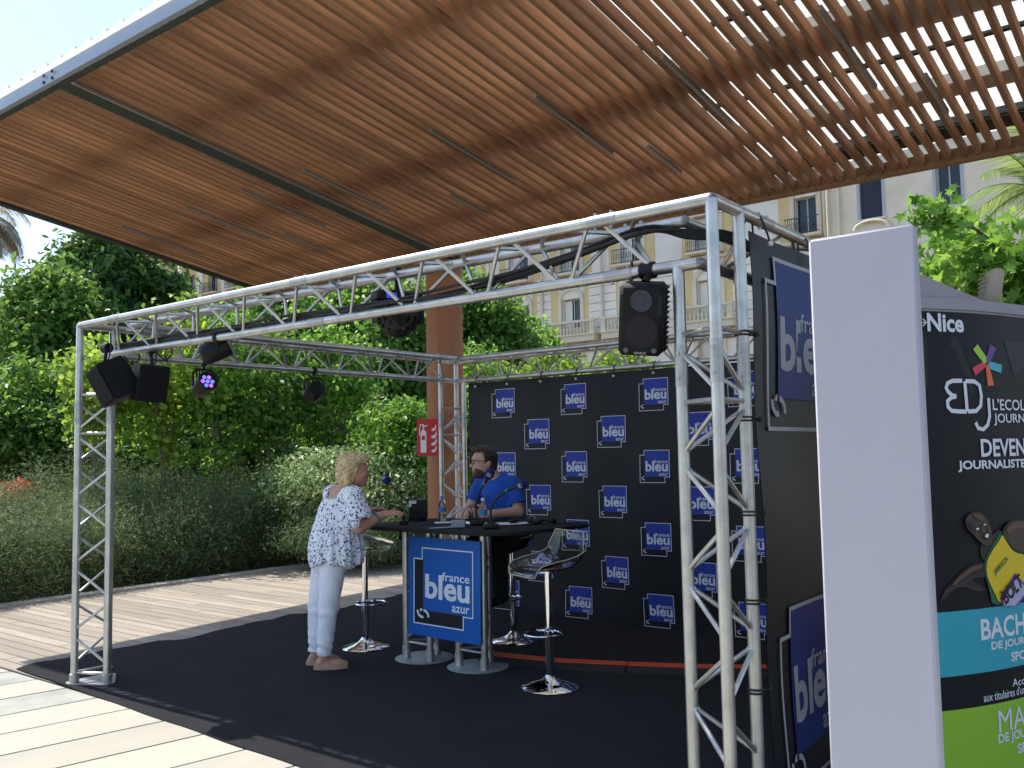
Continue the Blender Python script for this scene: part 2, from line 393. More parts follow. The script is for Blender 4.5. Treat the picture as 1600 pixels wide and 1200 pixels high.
# LED strips between the slats
led = MB().cbox(-.015, .015, 0, 1.1, -.006, .03, .004)
l0 = None
for x, ya, ln in [(-8.39,2.15,1.05), (-7.12,2.18,1.08), (-6.16,2.18,1.1), (-5.18,2.17,1.1), (-3.5,2.18,1.1), (-2.42,2.18,1.1), (-1.395,2.18,1.1), (-.268,2.19,1.1), (.8,2.19,1.1),
                  (-6.78,3.2,.6), (-4.3,3.26,.58), (-2.11,3.3,.57), (.037,3.28,.6)]:
    if l0 is None: o = l0 = led.build('light_strip', 'ledgrey', canopy)
    else: o = share('light_strip', l0, canopy)
    kk = round((x-RX0-.1)/.1086-.5)+.5; xs = RX0+.1+kk*.1086
    o.location = (xs+5.62, ya-4.66, rz(ya)-.004); o.rotation_euler = (TILT, 0, 0); o.scale = (1, ln/1.1, 1)
# timber column
mat('columnwood', (.30,.12,.055), .7, vscale=2.5, bump=.15, bscale=12, color2=(.38,.17,.08), stretch=(6,6,.4))
prof = [(.24,0),(.24,.03),(.215,.035),(.217,1.2),(.216,2.4),(.213,3.84)]
q = MB().lathe(prof, (0,0,0), 28)
q.build('column', 'columnwood', canopy).location = (-.06, 0, 0)
cp('column_cap', MB().lathe([(.1,3.80),(.1,3.93)], (-5.6,4.6,0), 12), 'steel_dark')

# fire extinguisher sign on the column
mat('sign_red', (.55,.02,.03), .4, var=.05); mat('sign_white', (.80,.80,.80), .45)
SG = PD(669, 683.5, 10.32); YW = math.atan2(RT[1], RT[0])
sg = thing('fire_sign', 'red fire extinguisher sign with white pictograms on the timber column', 'sign', SG, YW)
MB().cbox(-.125, .125, -.006, .006, -.207, .207, .002).build('board', 'sign_red', sg)
mp = lambda u, v, w: (u, -.0075-w, v)
q = MB()
body = [(-.085,-.17),(-.02,-.17),(-.02,.05),(-.028,.075),(-.045,.085),(-.045,.10),(-.06,.10),(-.06,.085),(-.077,.075),(-.085,.05)]
q.prism(body, .001, mp)
q.prism([(-.062,.105),(-.043,.105),(-.043,.118),(-.005,.128),(-.005,.14),(-.043,.132),(-.05,.15),(-.09,.15),(-.1,.09),(-.1,.02),(-.092,.02),(-.09,.09),(-.084,.138),(-.062,.138)], .001, mp)
q.build('extinguisher_pictogram', 'sign_white', sg, smooth=False)
MB().prism([(-.07,-.03),(-.035,-.03),(-.035,.02),(-.07,.02)], .001, lambda u, v, w: (u, -.0092-w, v)).build('pictogram_label', 'sign_red', sg, smooth=False)
q = MB()
for zc, s_ in ((.10,.85), (.02,1.0), (-.06,1.0), (-.14,.9)):
    fl = [(.03,-.02),(.055,-.035),(.085,-.02),(.098,.02),(.092,.06),(.084,.025),(.07,.005),(.05,0.0)]
    q.prism([(a if s_ == 1 else .064+(a-.064)*s_, zc+bb*s_) for a, bb in fl], .001, mp)
q.build('flame_pictogram', 'sign_white', sg, smooth=False)

# ================================================================== TRUSS FRAME
mat('alu', (.50,.495,.475), .40, metal=.88, var=.2, vscale=9, bump=.07, bscale=35)
mat('alu_dull', (.40,.40,.39), .45, metal=.8, var=.12, vscale=25)
L1, L2, H = 5.0114, 4.1048, 2.5648
TS_, TH = .248, .217; TR = .0255; BR = .010
tr_root = thing('truss_frame', 'silver aluminium lattice truss frame with four corner posts', 'truss frame', (-L1, 0, 0))
def tw(p): return (p[0]+L1, p[1], p[2])       # world -> frame-local
NBR = [0]
def lattice(parent, chords, dirv, t0, t1, half, faces=((0,1),(1,2),(2,0)), skip=()):
    d = V3(dirv); nseg = max(2, int(round((t1-t0)/half))); h = (t1-t0)/nseg
    for fi, (a, b) in enumerate(faces):
        for k in range(nseg):
            p, q_ = (a, b) if (k+fi) % 2 == 0 else (b, a)
            A = V3(chords[p])+d*(t0+k*h+.03); B = V3(chords[q_])+d*(t0+(k+1)*h-.03)
            u = (B-A)/np.linalg.norm(B-A)
            br = MB().path([A+u*.012, B-u*.012], BR, 7)
            br.ell(A+u*.022, (.014,.014,.014), 6, 4); br.ell(B-u*.022, (.014,.014,.014), 6, 4)
            br.build('brace', 'alu', parent); NBR[0] += 1
def beam(a, b, inward, half, braces=True):
    """a,b world ends of the outer top chord; inward = unit vector to the inside"""
    a, b, iw = V3(a), V3(b), V3(inward); d = (b-a)/np.linalg.norm(b-a); ln = np.linalg.norm(b-a)
    mb_ = MB()
    c = [a, a+iw*TS_, a+iw*TS_/2-np.array([0,0,TH])]
    ends = [(0, ln), (TS_, ln-TS_), (TS_/2, ln-TS_/2)]
    for p, (s_, e_) in zip(c, ends): mb_.path([tw(p+d*s_), tw(p+d*e_)], TR, 14)
    for p, (s_, e_) in zip(c, ends): mb_.ell(tw(p+d*s_), (TR,TR,TR), 12, 8); mb_.ell(tw(p+d*e_), (TR,TR,TR), 12, 8)
    o = mb_.build('beam', 'alu', tr_root)
    cl = [tw(p) for p in c]
    if braces: lattice(o, cl, d, .30, ln-.30, half)
    # bolted sleeves
    for t in ([.5, ln/2, ln-.5] if ln > 4.5 else [.5, ln-.5]):
        for p in c:
            s_ = MB().path([tw(p+d*(t-.07)), tw(p+d*(t+.07))], TR+.0018, 14)
            for e in (-.04, .04):
                s_.path([tw(p+d*(t+e)+np.array([0,0,-TR-.012])), tw(p+d*(t+e)+np.array([0,0,TR+.012]))], .007, 6)
            s_.build('coupler', 'alu_dull', o)
    return o
beam((0,0,H), (-L1,0,H), (0,1,0), .245)
beam((-L1,0,H), (-L1,L2,H), (1,0,0), .25)
beam((-L1,L2,H), (0,L2,H), (0,-1,0), .25)
beam((0,0,H), (0,L2,H), (-1,0,0), .5)
def post(cx, cy, sx, sy, braces=True):
    """corner chord at (cx,cy); second chord along sy; third inward along sx under the beam's lower chord"""
    P1 = (cx, cy, 0); P2 = (cx, cy+sy*TS_, 0); P3 = (cx+sx*TH, cy+sy*TS_/2, 0)
    mb_ = MB()
    for p, top in ((P1, H-.0), (P2, H-.0), (P3, H-TH)):
        mb_.path([tw((p[0], p[1], .03)), tw((p[0], p[1], top))], TR, 14)
    o = mb_.build('post', 'alu', tr_root)
    if braces: lattice(o, [tw(p) for p in (P1, P2, P3)], (0,0,1), .12, 2.02, .238)
    # horizontal ties and couplers
    for z in (.085, 2.06, 2.0-.22):
        for a, b_ in ((P1, P2), (P2, P3), (P3, P1)):
            A, B = V3(tw((a[0], a[1], z))), V3(tw((b_[0], b_[1], z))); u = (B-A)/np.linalg.norm(B-A)
            MB().path([A+u*.02, B-u*.02], BR, 7).build('tie_bar', 'alu', o)
    for z in (1.93,):
        for p in (P1, P2, P3):
            s_ = MB().path([tw((p[0], p[1], z-.085)), tw((p[0], p[1], z+.085))], TR+.0018, 14)
            for e in (-.05, .05):
                s_.path([tw((p[0], p[1]-TR-.008, z+e)), tw((p[0], p[1]+TR+.008, z+e))], .008, 6)
            s_.build('coupler', 'alu_dull', o)
    ctr = (V3(P1)+V3(P2)+V3(P3))/3; pl = []
    for p in (P1, P2, P3):
        dv = V3(p)-ctr; dv /= np.linalg.norm(dv)
        for an in (-50, -15, 15, 50):
            r_ = Matrix.Rotation(rad(an), 3, 'Z') @ Vector(dv)
            pl.append((p[0]+r_[0]*.055, p[1]+r_[1]*.055))
    hull = sorted(pl, key=lambda t: math.atan2(t[1]-ctr[1], t[0]-ctr[0]))
    MB().prism(hull, .008, lambda u, v, w: tw((u, v, .012+w))).build('base_plate', 'alu_dull', o, smooth=False)
    for p in (P1, P2, P3): MB().lathe([(.034,.02),(.034,.075),(.028,.08)], tw(p), 14).build('foot_sleeve', 'alu_dull', o)
post(0, 0, -1, 1); post(-L1, 0, 1, 1); post(-L1, L2, 1, -1); post(0, L2, -1, -1, False)

# ================================================================== PRINTED BANNERS
mat('vinyl', (.010,.011,.015), .48, spec=.3, bump=.5, bscale=2.2)
mat('print_blue', (.020,.045,.32), .5, spec=.3); mat('print_white', (.62,.64,.70), .5, spec=.3)
mat('print_black', (.012,.012,.016), .5, spec=.3)
mat('print_grey', (.36,.37,.39), .5, spec=.3); mat('print_navy', (.012,.025,.17), .5, spec=.25)
mat('board_blue', (.008,.105,.42), .5, spec=.3); mat('board_white', (.70,.74,.80), .5)
mat('bungee', (.012,.012,.012), .6); mat('ball_white', (.6,.6,.58), .4); mat('ball_black', (.02,.02,.02), .4)
def stroke(poly, w):
    """closed axis-aligned polygon -> mitred quads of width w (inside)"""
    n = len(poly); P = [V3((a, b)) for a, b in poly]
    ar = sum(P[i][0]*P[(i+1) % n][1]-P[(i+1) % n][0]*P[i][1] for i in range(n)); sg_ = 1 if ar > 0 else -1
    ins = []
    for i in range(n):
        d0 = P[i]-P[i-1]; d0 /= np.linalg.norm(d0); d1 = P[(i+1) % n]-P[i]; d1 /= np.linalg.norm(d1)
        n0 = np.array([-d0[1], d0[0]])*sg_; n1 = np.array([-d1[1], d1[0]])*sg_
        ins.append(P[i]+(n0+n1)*w)
    return [[P[i], P[(i+1) % n], ins[(i+1) % n], ins[i]] for i in range(n)]
def arcpoly(cx, cy, r0, r1, a0, a1, k=7):
    A = np.linspace(rad(a0), rad(a1), k)
    return [(cx+r1*math.cos(a), cy+r1*math.sin(a)) for a in A]+[(cx+r0*math.cos(a), cy+r0*math.sin(a)) for a in A[::-1]]
def logo(mp, eps=.0012, sw=.024, black=True, small=False):
    """mesh of the printed emblem; blue field is u,v in 0..1. materials: 0 blue 1 white 2 black"""
    q = MB()
    if black:
        q.flat([(-.18,-.21),(.81,-.21),(.81,.0),(0,0),(0,.82),(-.18,.82)], mp, eps, 2)
    q.rect(0, 1, 0, 1, mp, eps, 0)
    out = [(-.028,1.028),(-.028,.845),(-.205,.845),(-.205,-.235),(.84,-.235),(.84,-.028),(1.028,-.028),(1.028,1.028)]
    for s_ in stroke(out, sw):
        K = 8
        for k in range(K):
            f0, f1 = k/K, (k+1)/K
            q.flat([s_[0]+(s_[1]-s_[0])*f0, s_[0]+(s_[1]-s_[0])*f1, s_[3]+(s_[2]-s_[3])*f1, s_[3]+(s_[2]-s_[3])*f0], mp, eps*2, 1)
    text_fit(q, 'bleu', .045, .955, .20, .60, mp, eps*2, 1, .028)
    text_fit(q, 'france', .40, .955, .515, .655, mp, eps*2.6, 1, .012)
    text_fit(q, 'azur', .60, .955, .035, .135, mp, eps*2, 1, .012)
    q.flat(arcpoly(-.02, -.02, .075, .115, 175, 285), mp, eps*2.4, 1)
    q.flat(arcpoly(-.02, -.02, .0, .05, 90, 180, 5), mp, eps*2.4, 1)
    q.flat(arcpoly(.02, -.10, .075, .115, -5, 95), mp, eps*3.0, 1) if not small else None
    return q
LM = ['print_blue', 'print_white', 'print_black']
WY = L2-.105
wall = thing('banner_wall', 'black backdrop banner printed with a grid of small blue logos', 'banner', (-2.37, WY, 0))
def wl(x, y, z): return (x+2.37, y-WY, z)
# slightly rippled vinyl sheet with thickness
q = MB(); NXw, NZw = 60, 30
def wrip(x, z): return .010*math.sin(x*1.3+z*2.1)+.008*math.sin(x*3.1+z*.8)+.006*math.sin(x*7.3-z*1.7)+.012*math.exp(-((z-.05)/.12)**2)*math.sin(x*2.2)
wx0, wx1, wz0, wz1 = -4.73, -.03, .0, 2.315
for s_ in (0, 1):
    vs = [wl(wx0+(wx1-wx0)*a/NXw, WY+wrip(wx0+(wx1-wx0)*a/NXw, wz0+(wz1-wz0)*c/NZw)+s_*.003, wz0+(wz1-wz0)*c/NZw) for c in range(NZw+1) for a in range(NXw+1)]
    q.add(vs, [(c*(NXw+1)+a, c*(NXw+1)+a+1, (c+1)*(NXw+1)+a+1, (c+1)*(NXw+1)+a) for c in range(NZw) for a in range(NXw)])
q.build('banner_sheet', 'vinyl', wall)
LB = .245
def wmap(x0, z0):
    return lambda u, v, w: wl(x0+u*LB, WY+wrip(x0+u*LB, z0+v*LB*.95)-.004-w, z0+v*LB*.95)
for r_ in range(7):
    zt = 2.225-.3235*r_+(.018 if r_ == 6 else 0)
    for c in range(-1, 6):
        x0 = (-4.375 if r_ % 2 == 0 else -3.955)+.866*c
        if x0 < -4.65 or x0 > -.3: continue
        logo(wmap(x0, zt-LB*.95), small=True, black=False).build('printed_logo', LM, wall, smooth=False)
def bungee(parent, top, bot, nrm, nm='bungee_loop'):
    t, b_, n_ = V3(top), V3(bot), V3(nrm)
    q = MB(); pts = []
    for k in range(9):
        a = math.pi*k/8; pts.append(b_+(t-b_)*math.sin(a/1.0 if a < math.pi/2 else a)*1.0+n_*(.032*math.cos(a)))
    q.path(pts, .0045, 6, mi=0); q.ell(b_+n_*.036-np.array([0,0,.012]), (.013,.013,.013), 8, 6, mi=1)
    q.build(nm, ['bungee', 'ball_white'], parent)
for k in range(11):
    x = -4.6+k*.42
    bungee(wall, wl(x, WY-.02, H-TH+.034), wl(x, WY-.005, 2.285), (0,-1.55,0))
for k in range(5): 
    z = 1.95-.42*k
    MB().path([wl(-4.76, WY-.02, z), wl(-4.80, WY-.04, z+.004), wl(-4.86, WY-.03, z+.006)], .005, 6).build('bungee_cord', 'bungee', wall)

# side banner with two large logos
SX = .028
side = thing('side_banner', 'black side banner with large blue and white logos behind the front post', 'banner', (SX, 2.2, 0))
def sl_(x, y, z): return (x-SX, y-2.2, z)
def srip(y, z): return .012*math.sin(y*4.1+z*1.1)+.008*math.sin(z*6+y*2)
q = MB(); NYs, NZs = 40, 30; sy0, sy1 = .30, 4.0
for s_ in (0, 1):
    vs = [sl_(SX+srip(sy0+(sy1-sy0)*a/NYs, 2.5*c/NZs)-s_*.003, sy0+(sy1-sy0)*a/NYs, .02+2.47*c/NZs) for c in range(NZs+1) for a in range(NYs+1)]
    q.add(vs, [(c*(NYs+1)+a, c*(NYs+1)+a+1, (c+1)*(NYs+1)+a+1, (c+1)*(NYs+1)+a) for c in range(NZs) for a in range(NYs)])
q.build('banner_sheet', 'vinyl', side)
def grid_logo(mp0):
    return mp0
for zb in (1.80, .30):
    for yb_ in (.545, 1.95):
        mp = (lambda yb_, zb: (lambda u, v, w: sl_(SX+srip(yb_+u*.62, zb+v*.60)+.006+w*1.2, yb_+u*.62, zb+v*.60)))(yb_, zb)
        lg = logo(mp, small=False, black=False, sw=.03)
        lg.build('printed_logo', ['print_navy', 'print_grey', 'print_black'], side, smooth=False)
for k in range(7):
    y_ = .42+.52*k
    bungee(side, sl_(.0, y_, H+.028), sl_(SX, y_, 2.46), (1,0,0))
for z in (.28, .62, .97, 1.32, 1.70, 2.05):
    q = MB(); 
    for dz in (0, .014): q.path([sl_(.030*math.cos(a), TS_+.030*math.sin(a), z+dz) for a in np.linspace(-2.6, 1.1, 12)]+[sl_(.03, TS_+.06, z+dz*.5)], .004, 6)
    q.ell(sl_(.034, TS_+.062, z+.005), (.012,.012,.012), 8, 6); q.build('bungee_cord', 'bungee', side)

# ================================================================== TABLE
mat('felt', (.022,.022,.024), .9, spec=.2, var=.2, vscale=40, bump=.2, bscale=200)
mat('plate_steel', (.36,.40,.38), .5, metal=.6, var=.15)
TZ0, TZ1 = 1.0, 1.03
table = thing('radio_table', 'black topped high table on silver truss legs with blue logo board', 'table', (-3.2, 1.99, 0))
def tl(x, y, z): return (x+3.2, y-1.99, z)
ol = []
def corner(cx, cy, r, a0, a1, k=8): 
    for a in np.linspace(rad(a0), rad(a1), k): ol.append((cx+r*math.cos(a), cy+r*math.sin(a)))
corner(-3.68, 2.0, .30, 180, 270); corner(-2.72, 1.98, .28, 270, 350); corner(-2.53, 2.60, .16, 0, 120, 8); corner(-3.0, 2.66, .06, 60, 100, 3); corner(-3.78, 2.46, .2, 80, 180)
q = MB(); n = len(ol); ctr = np.mean(ol, 0)
for z, s_ in ((TZ0, .985), (TZ0+.004, 1), (TZ1-.004, 1), (TZ1, .985)): q.v += [tl(ctr[0]+(x-ctr[0])*s_, ctr[1]+(y_-ctr[1])*s_, z) for x, y_ in ol]
for a in range(3):
    for k in range(n): q.f.append((a*n+k, a*n+(k+1) % n, (a+1)*n+(k+1) % n, (a+1)*n+k)); q.m.append(0)
q.f += [tuple(range(n))[::-1], tuple(3*n+k for k in range(n))]; q.m += [0, 0]
q.build('table_top', 'felt', table)
for cx, chs in ((-3.475, ((-3.597,1.90),(-3.35,1.905),(-3.48,2.12))), (-2.94, ((-3.071,1.92),(-2.814,1.912),(-2.95,2.13)))):
    cy = sum(c[1] for c in chs)/3
    leg = MB()
    for c in chs: leg.path([tl(c[0], c[1], .016), tl(c[0], c[1], TZ0-.002)], TR, 14)
    for c in chs: leg.lathe([(.033,.016),(.033,.10),(.027,.105)], tl(c[0], c[1], 0), 12)
    leg.lathe([(.225,.004),(.228,.008),(.228,.014),(.222,.018)], tl(sum(c[0] for c in chs)/3, cy, 0), 40, mi=1)
    o = leg.build('leg', ['alu', 'plate_steel'], table)
    for (a, b_) in ((0,1),(1,2),(2,0)):
        for k in range(4):
            p, r_ = (chs[a], chs[b_]) if k % 2 == 0 else (chs[b_], chs[a])
            A = V3(tl(p[0], p[1], .16+k*.205)); B = V3(tl(r_[0], r_[1], .16+(k+1)*.205-.03))
            MB().path([A, B], .009, 6).build('brace', 'alu', o)
        MB().path([tl(chs[a][0], chs[a][1], .135), tl(chs[b_][0], chs[b_][1], .135)], .009, 6).build('brace', 'alu', o)
bd = MB().cbox(-.365, .365, -.003, .003, 0, .745, .0015)
board_ = bd.build('logo_board', 'board_blue', table); board_.location = tl(-3.17, 1.862, .205); board_.rotation_euler = (0, rad(.9), 0)
logo(lambda u, v, w: (-.205+u*.49, -.0042-w, .195+v*.46), sw=.02).build('printed_logo', ['board_blue', 'board_white', 'print_black'], board_, smooth=False)

# ================================================================== BAR STOOLS
mat('chrome', (.80,.80,.80), .06, metal=1.0, var=.04, vscale=30)
M = mat('acrylic', (.97,.98,.94), .03, trans=1.0, ior=1.3); mat('acrylic_edge', (.55,.53,.36), .15, trans=.35, ior=1.4)
def make_stool(label, loc, face, seat_z=.78, grp='clear acrylic bar stools'):
    s = thing('bar_stool', label, 'stool', (loc[0], loc[1], .009), face, grp)
    MB().lathe([(.195,0),(.198,.004),(.19,.012),(.12,.030),(.06,.052),(.035,.075),(.03,.085),(.001,.086)], (0,0,0), 40).build('base', 'chrome', s)
    MB().lathe([(.029,.08),(.029,.40),(.024,.402),(.024,seat_z-.03),(.06,seat_z-.022),(.06,seat_z-.014)], (0,0,0), 20).build('column', 'chrome', s)
    R_ = .118; pts = [(.05+R_*math.cos(a)*1.05, R_*math.sin(a)*1.12, .36) for a in np.linspace(0, 2*math.pi, 32, endpoint=False)]
    q = MB().path(pts, .009, 8, closed=True); q.lathe([(.034,.345),(.034,.375)], (0,0,0), 16); q.build('foot_ring', 'chrome', s)
    # lever
    MB().path([(.02,-.03,seat_z-.03),(.05,-.12,seat_z-.04),(.055,-.16,seat_z-.06)], .005, 6).build('lever', 'chrome', s)
    # bent acrylic shell, front = +x
    prof = [(.205,-.035),(.195,-.008),(.17,.0),(.08,-.006),(-.02,-.012),(-.10,-.004),(-.150,.022),(-.178,.065),(-.192,.12),(-.203,.18),(-.212,.245)]
    W_ = [.17,.19,.20,.215,.22,.222,.222,.215,.205,.19,.17]
    ks = 14; vs = []; th = .007
    for lay in (0, 1):
        for i_, ((x, z), w_) in enumerate(zip(prof, W_)):
            a = prof[min(i_+1, len(prof)-1)]; b_ = prof[max(i_-1, 0)]
            nx, nz = -(a[1]-b_[1]), (a[0]-b_[0]); l_ = math.hypot(nx, nz); nx, nz = nx/l_, nz/l_
            if nz < 0 or (i_ > 6 and nx < 0): nx, nz = -nx, -nz
            for k in range(ks+1):
                t = -1+2*k/ks; lift = .10*abs(t)**4*(.05,.2,.42,.7,.9,1,1,.85,.6,.3,.05)[i_]; cup = .03*t*t*(1 if i_ > 6 else 0)
                vs.append((x+nx*th*lay+cup, t*w_, seat_z+z+lift+nz*th*lay))
    n1 = (ks+1); n2 = n1*len(prof); fs = []
    for lay in (0, 1):
        for i_ in range(len(prof)-1):
            for k in range(ks):
                f = (lay*n2+i_*n1+k, lay*n2+i_*n1+k+1, lay*n2+(i_+1)*n1+k+1, lay*n2+(i_+1)*n1+k); fs.append(f if lay else f[::-1])
    rim = list(range(n1))+[i_*n1+ks for i_ in range(1, len(prof))]+[(len(prof)-1)*n1+k for k in range(ks-1, -1, -1)]+[i_*n1 for i_ in range(len(prof)-2, 0, -1)]
    for k in range(len(rim)): a, b_ = rim[k], rim[(k+1) % len(rim)]; fs.append((a, b_, n2+b_, n2+a))
    st_ = MB().add(vs, fs).build('seat', 'acrylic', s, ang=60)
    MB().path([(V3(vs[a])+V3(vs[n2+a]))/2 for a in rim], .0048, 6, closed=True).build('seat_rim', 'acrylic_edge', st_)
    return s
make_stool('empty clear acrylic bar stool in front of the logo backdrop', G(860,1076), rad(248), .785)
make_stool('clear acrylic bar stool beside the woman in white trousers', G(571,1013), rad(25), .80)
make_stool('clear acrylic bar stool under the seated man in blue shirt', G(803,1003), rad(225), .78)

# cable ramp with orange lid
mat('ramp_black', (.015,.015,.016), .6); mat('ramp_orange', (.62,.085,.02), .55, var=.1)
cr = [G(758,1030)[:2], G(868,1041)[:2], G(981,1047)[:2], G(1085,1051)[:2], G(1200,1052)[:2], G(1330,1053)[:2]]
for k in range(len(cr)-1):
    a, b_ = V3((*cr[k], 0)), V3((*cr[k+1], 0)); d = b_-a; ln = np.linalg.norm(d); an = math.atan2(d[1], d[0])
    nm = ['table leg', 'empty stool', 'backdrop centre', 'front post', 'side banner'][k]
    t = thing('cable_ramp', 'black cable ramp segment with orange lid, '+['nearest the table legs', 'behind the empty stool', 'between empty stool and front post', 'seen through the front post', 'beside the side banner'][k], 'cable ramp', (*(a+b_)[:2]/2, .012), an, 'cable ramp segments')
    h = ln/2-.003
    q = MB().prism([(-.15,0),(-.045,.026),(.075,.026),(.15,0)], 2*h, lambda u, v, w: (-h+w, u, v)); q.build('base', 'ramp_black', t, smooth=False)
    MB().cbox(-h, h, -.04, .07, .0265, .034, .003).build('lid', 'ramp_orange', t)

# ================================================================== PEOPLE (implicit bodies, polygonised)
def surfnets(F, org, h):
    s = F < 0
    c = [s[a:a-1 or None, b:b-1 or None, d:d-1 or None] for a in (0,1) for b in (0,1) for d in (0,1)]
    cnt = sum(x.astype(int) for x in c); mask = (cnt > 0) & (cnt < 8)
    idx = -np.ones(mask.shape, int); cells = np.argwhere(mask); idx[mask] = np.arange(len(cells))
    acc = np.zeros((len(cells), 3)); num = np.zeros(len(cells))
    off = np.array([(a,b,d) for a in (0,1) for b in (0,1) for d in (0,1)])
    val = [F[cells[:,0]+o[0], cells[:,1]+o[1], cells[:,2]+o[2]] for o in off]
    for i in range(8):
        for j in range(i+1, 8):
            if np.abs(off[i]-off[j]).sum() != 1: continue
            a, b = val[i], val[j]; k = (a < 0) != (b < 0)
            t = np.where(k, a/(a-b+1e-12*(a == b)), 0)
            p = off[i][None]+t[:,None]*(off[j]-off[i])[None]
            acc[k] += p[k]; num[k] += 1
    V = (cells+acc/num[:,None])*h+np.array(org)
    faces = []
    for ax in range(3):
        sl0 = [slice(1,-1)]*3; sl0[ax] = slice(0,-1); sl1 = [slice(1,-1)]*3; sl1[ax] = slice(1,None)
        A = s[tuple(sl0)]; B = s[tuple(sl1)]
        e = np.argwhere(A != B)
        if not len(e): continue
        base = e+1; base[:,ax] -= 1
        o1, o2 = [(1,2),(2,0),(0,1)][ax]
        def cell(d1, d2):
            q = base.copy(); q[:,o1] -= d1; q[:,o2] -= d2; return idx[q[:,0], q[:,1], q[:,2]]
        quad = np.stack([cell(1,1), cell(0,1), cell(0,0), cell(1,0)], 1)
        fl = ~A[tuple(e.T)]; quad[fl] = quad[fl][:, ::-1]; faces.append(quad)
    Fc = np.concatenate(faces); Fc = Fc[(Fc >= 0).all(1)]
    return V, Fc
class SDF:
    def __init__(s, lo, hi, h):
        s.lo, s.h = np.array(lo, float), h; n = np.ceil((np.array(hi)-s.lo)/h).astype(int)+1
        g = np.meshgrid(*[s.lo[k]+h*np.arange(n[k]) for k in range(3)], indexing='ij'); s.P = np.stack(g, -1); s.F = np.full(n, 1.0)
    def _sub(s, lo, hi):
        n = s.F.shape; a = np.clip(np.floor((np.array(lo)-s.lo)/s.h).astype(int), 0, n); b = np.clip(np.ceil((np.array(hi)-s.lo)/s.h).astype(int)+1, 0, n)
        return tuple(slice(a[k], b[k]) for k in range(3))
    def _u(s, d, k, sl):
        F = s.F[sl]
        if k <= 0: s.F[sl] = np.minimum(F, d); return
        hh = np.clip(.5+.5*(F-d)/k, 0, 1); s.F[sl] = F*(1-hh)+d*hh-k*hh*(1-hh)
    def cone(s, a, b, ra, rb, k=.02):
        a, b = V3(a), V3(b); ab = b-a; mg = max(ra, rb)+k+.03; sl = s._sub(np.minimum(a, b)-mg, np.maximum(a, b)+mg); P = s.P[sl]
        t = np.clip(((P-a)@ab)/(ab@ab), 0, 1)
        s._u(np.linalg.norm(P-a-t[...,None]*ab, axis=-1)-(ra+t*(rb-ra)), k, sl); return s
    def chain(s, pts, rs, k=.02):
        for i in range(len(pts)-1): s.cone(pts[i], pts[i+1], rs[i], rs[i+1], k)
        return s
    def ed(s, c, r, R=None, sl=Ellipsis):
        q = s.P[sl]-V3(c)
        if R is not None: q = q@np.array(R)
        r = V3(r); k0 = np.linalg.norm(q/r, axis=-1); k1 = np.linalg.norm(q/r**2, axis=-1)+1e-9
        return k0*(k0-1)/k1
    def ell(s, c, r, k=.02, R=None):
        mg = max(r)+k+.03; sl = s._sub(V3(c)-mg, V3(c)+mg); s._u(s.ed(c, r, R, sl), k, sl); return s
    def cut(s, d): s.F = np.maximum(s.F, d); return s
    def disp(s, d): s.F = s.F+d; return s
    def mesh(s, name, mm, parent=None):
        V, Fc = surfnets(s.F, s.lo, s.h)
        me = bpy.data.meshes.new(name); me.from_pydata(V.tolist(), [], Fc.tolist()); me.materials.append(MATS[mm])
        me.polygons.foreach_set('use_smooth', [True]*len(me.polygons)); me.update()
        return link(name, me, parent)
def frame(fx, fy):                     # columns: forward, left, up  (world->local by q@R)
    l = math.hypot(fx, fy); fx, fy = fx/l, fy/l
    return np.array([[fx, -fy, 0], [fy, fx, 0], [0, 0, 1.0]])
def hand(S, wrist, palm_dir, side, up, sc=1.0, curl=.35, spread=.014):
    """palm and five curved fingers grown from the wrist"""
    w, d, s_, u = V3(wrist), V3(palm_dir), V3(side), V3(up)
    d /= np.linalg.norm(d); s_ = s_-d*(s_@d); s_ /= np.linalg.norm(s_); u = np.cross(d, s_)*(1 if np.cross(d, s_)@u > 0 else -1)
    kn = w+d*.082*sc
    for t in (-.027, -.009, .009, .027): S.cone(w+s_*t*.6, kn+s_*t, .0135*sc, .0115*sc, .012)
    for t, ln in ((-.029,.052),(-.010,.068),(.010,.074),(.029,.066)):
        b0 = kn+s_*t; b1 = b0+(d*math.cos(curl)-u*math.sin(curl))*ln*.5*sc+s_*t*.12; b2 = b1+(d*math.cos(curl*2.2)-u*math.sin(curl*2.2))*ln*.5*sc
        S.chain([b0, b1, b2], [.0098*sc, .0088*sc, .0075*sc], .004)
    t0 = w+d*.03*sc+s_*.028; t1 = t0+(d*.55+s_*.75-u*.2)*.04*sc; t2 = t1+(d*.9+s_*.25-u*.3)*.032*sc
    S.chain([t0, t1, t2], [.013*sc, .011*sc, .009*sc], .006)

mat('skin_w', (.52,.26,.18), .55, var=.08, vscale=30); mat('skin_m', (.54,.31,.23), .55, var=.08, vscale=30)
mat('jeans_white', (.80,.79,.86), .8, var=.05, vscale=12, bump=.25, bscale=14)
mat('hair_blond', (.42,.29,.13), .5, bump=1.0, bscale=45, color2=(.78,.62,.36), vscale=26, stretch=(1,1,.5))
mat('hair_brown', (.022,.014,.010), .5, bump=.8, bscale=60, color2=(.045,.03,.022), vscale=40)
mat('beard_brown', (.055,.033,.024), .7, bump=.8, bscale=60, color2=(.11,.065,.048), vscale=60); mat('shoe_rose', (.42,.24,.18), .4, var=.06); mat('shoe_sole', (.06,.045,.035), .7)
mat('shirt_blue', (.008,.075,.40), .8, var=.12, vscale=9, bump=.3, bscale=12)
mat('trousers_black', (.012,.012,.014), .8, bump=.2, bscale=14); mat('shoe_black', (.01,.01,.01), .4)
mat('eyewhite', (.7,.7,.68), .3); mat('iris', (.03,.02,.015), .2); mat('lips', (.33,.10,.09), .5); mat('frames', (.01,.01,.01), .3)
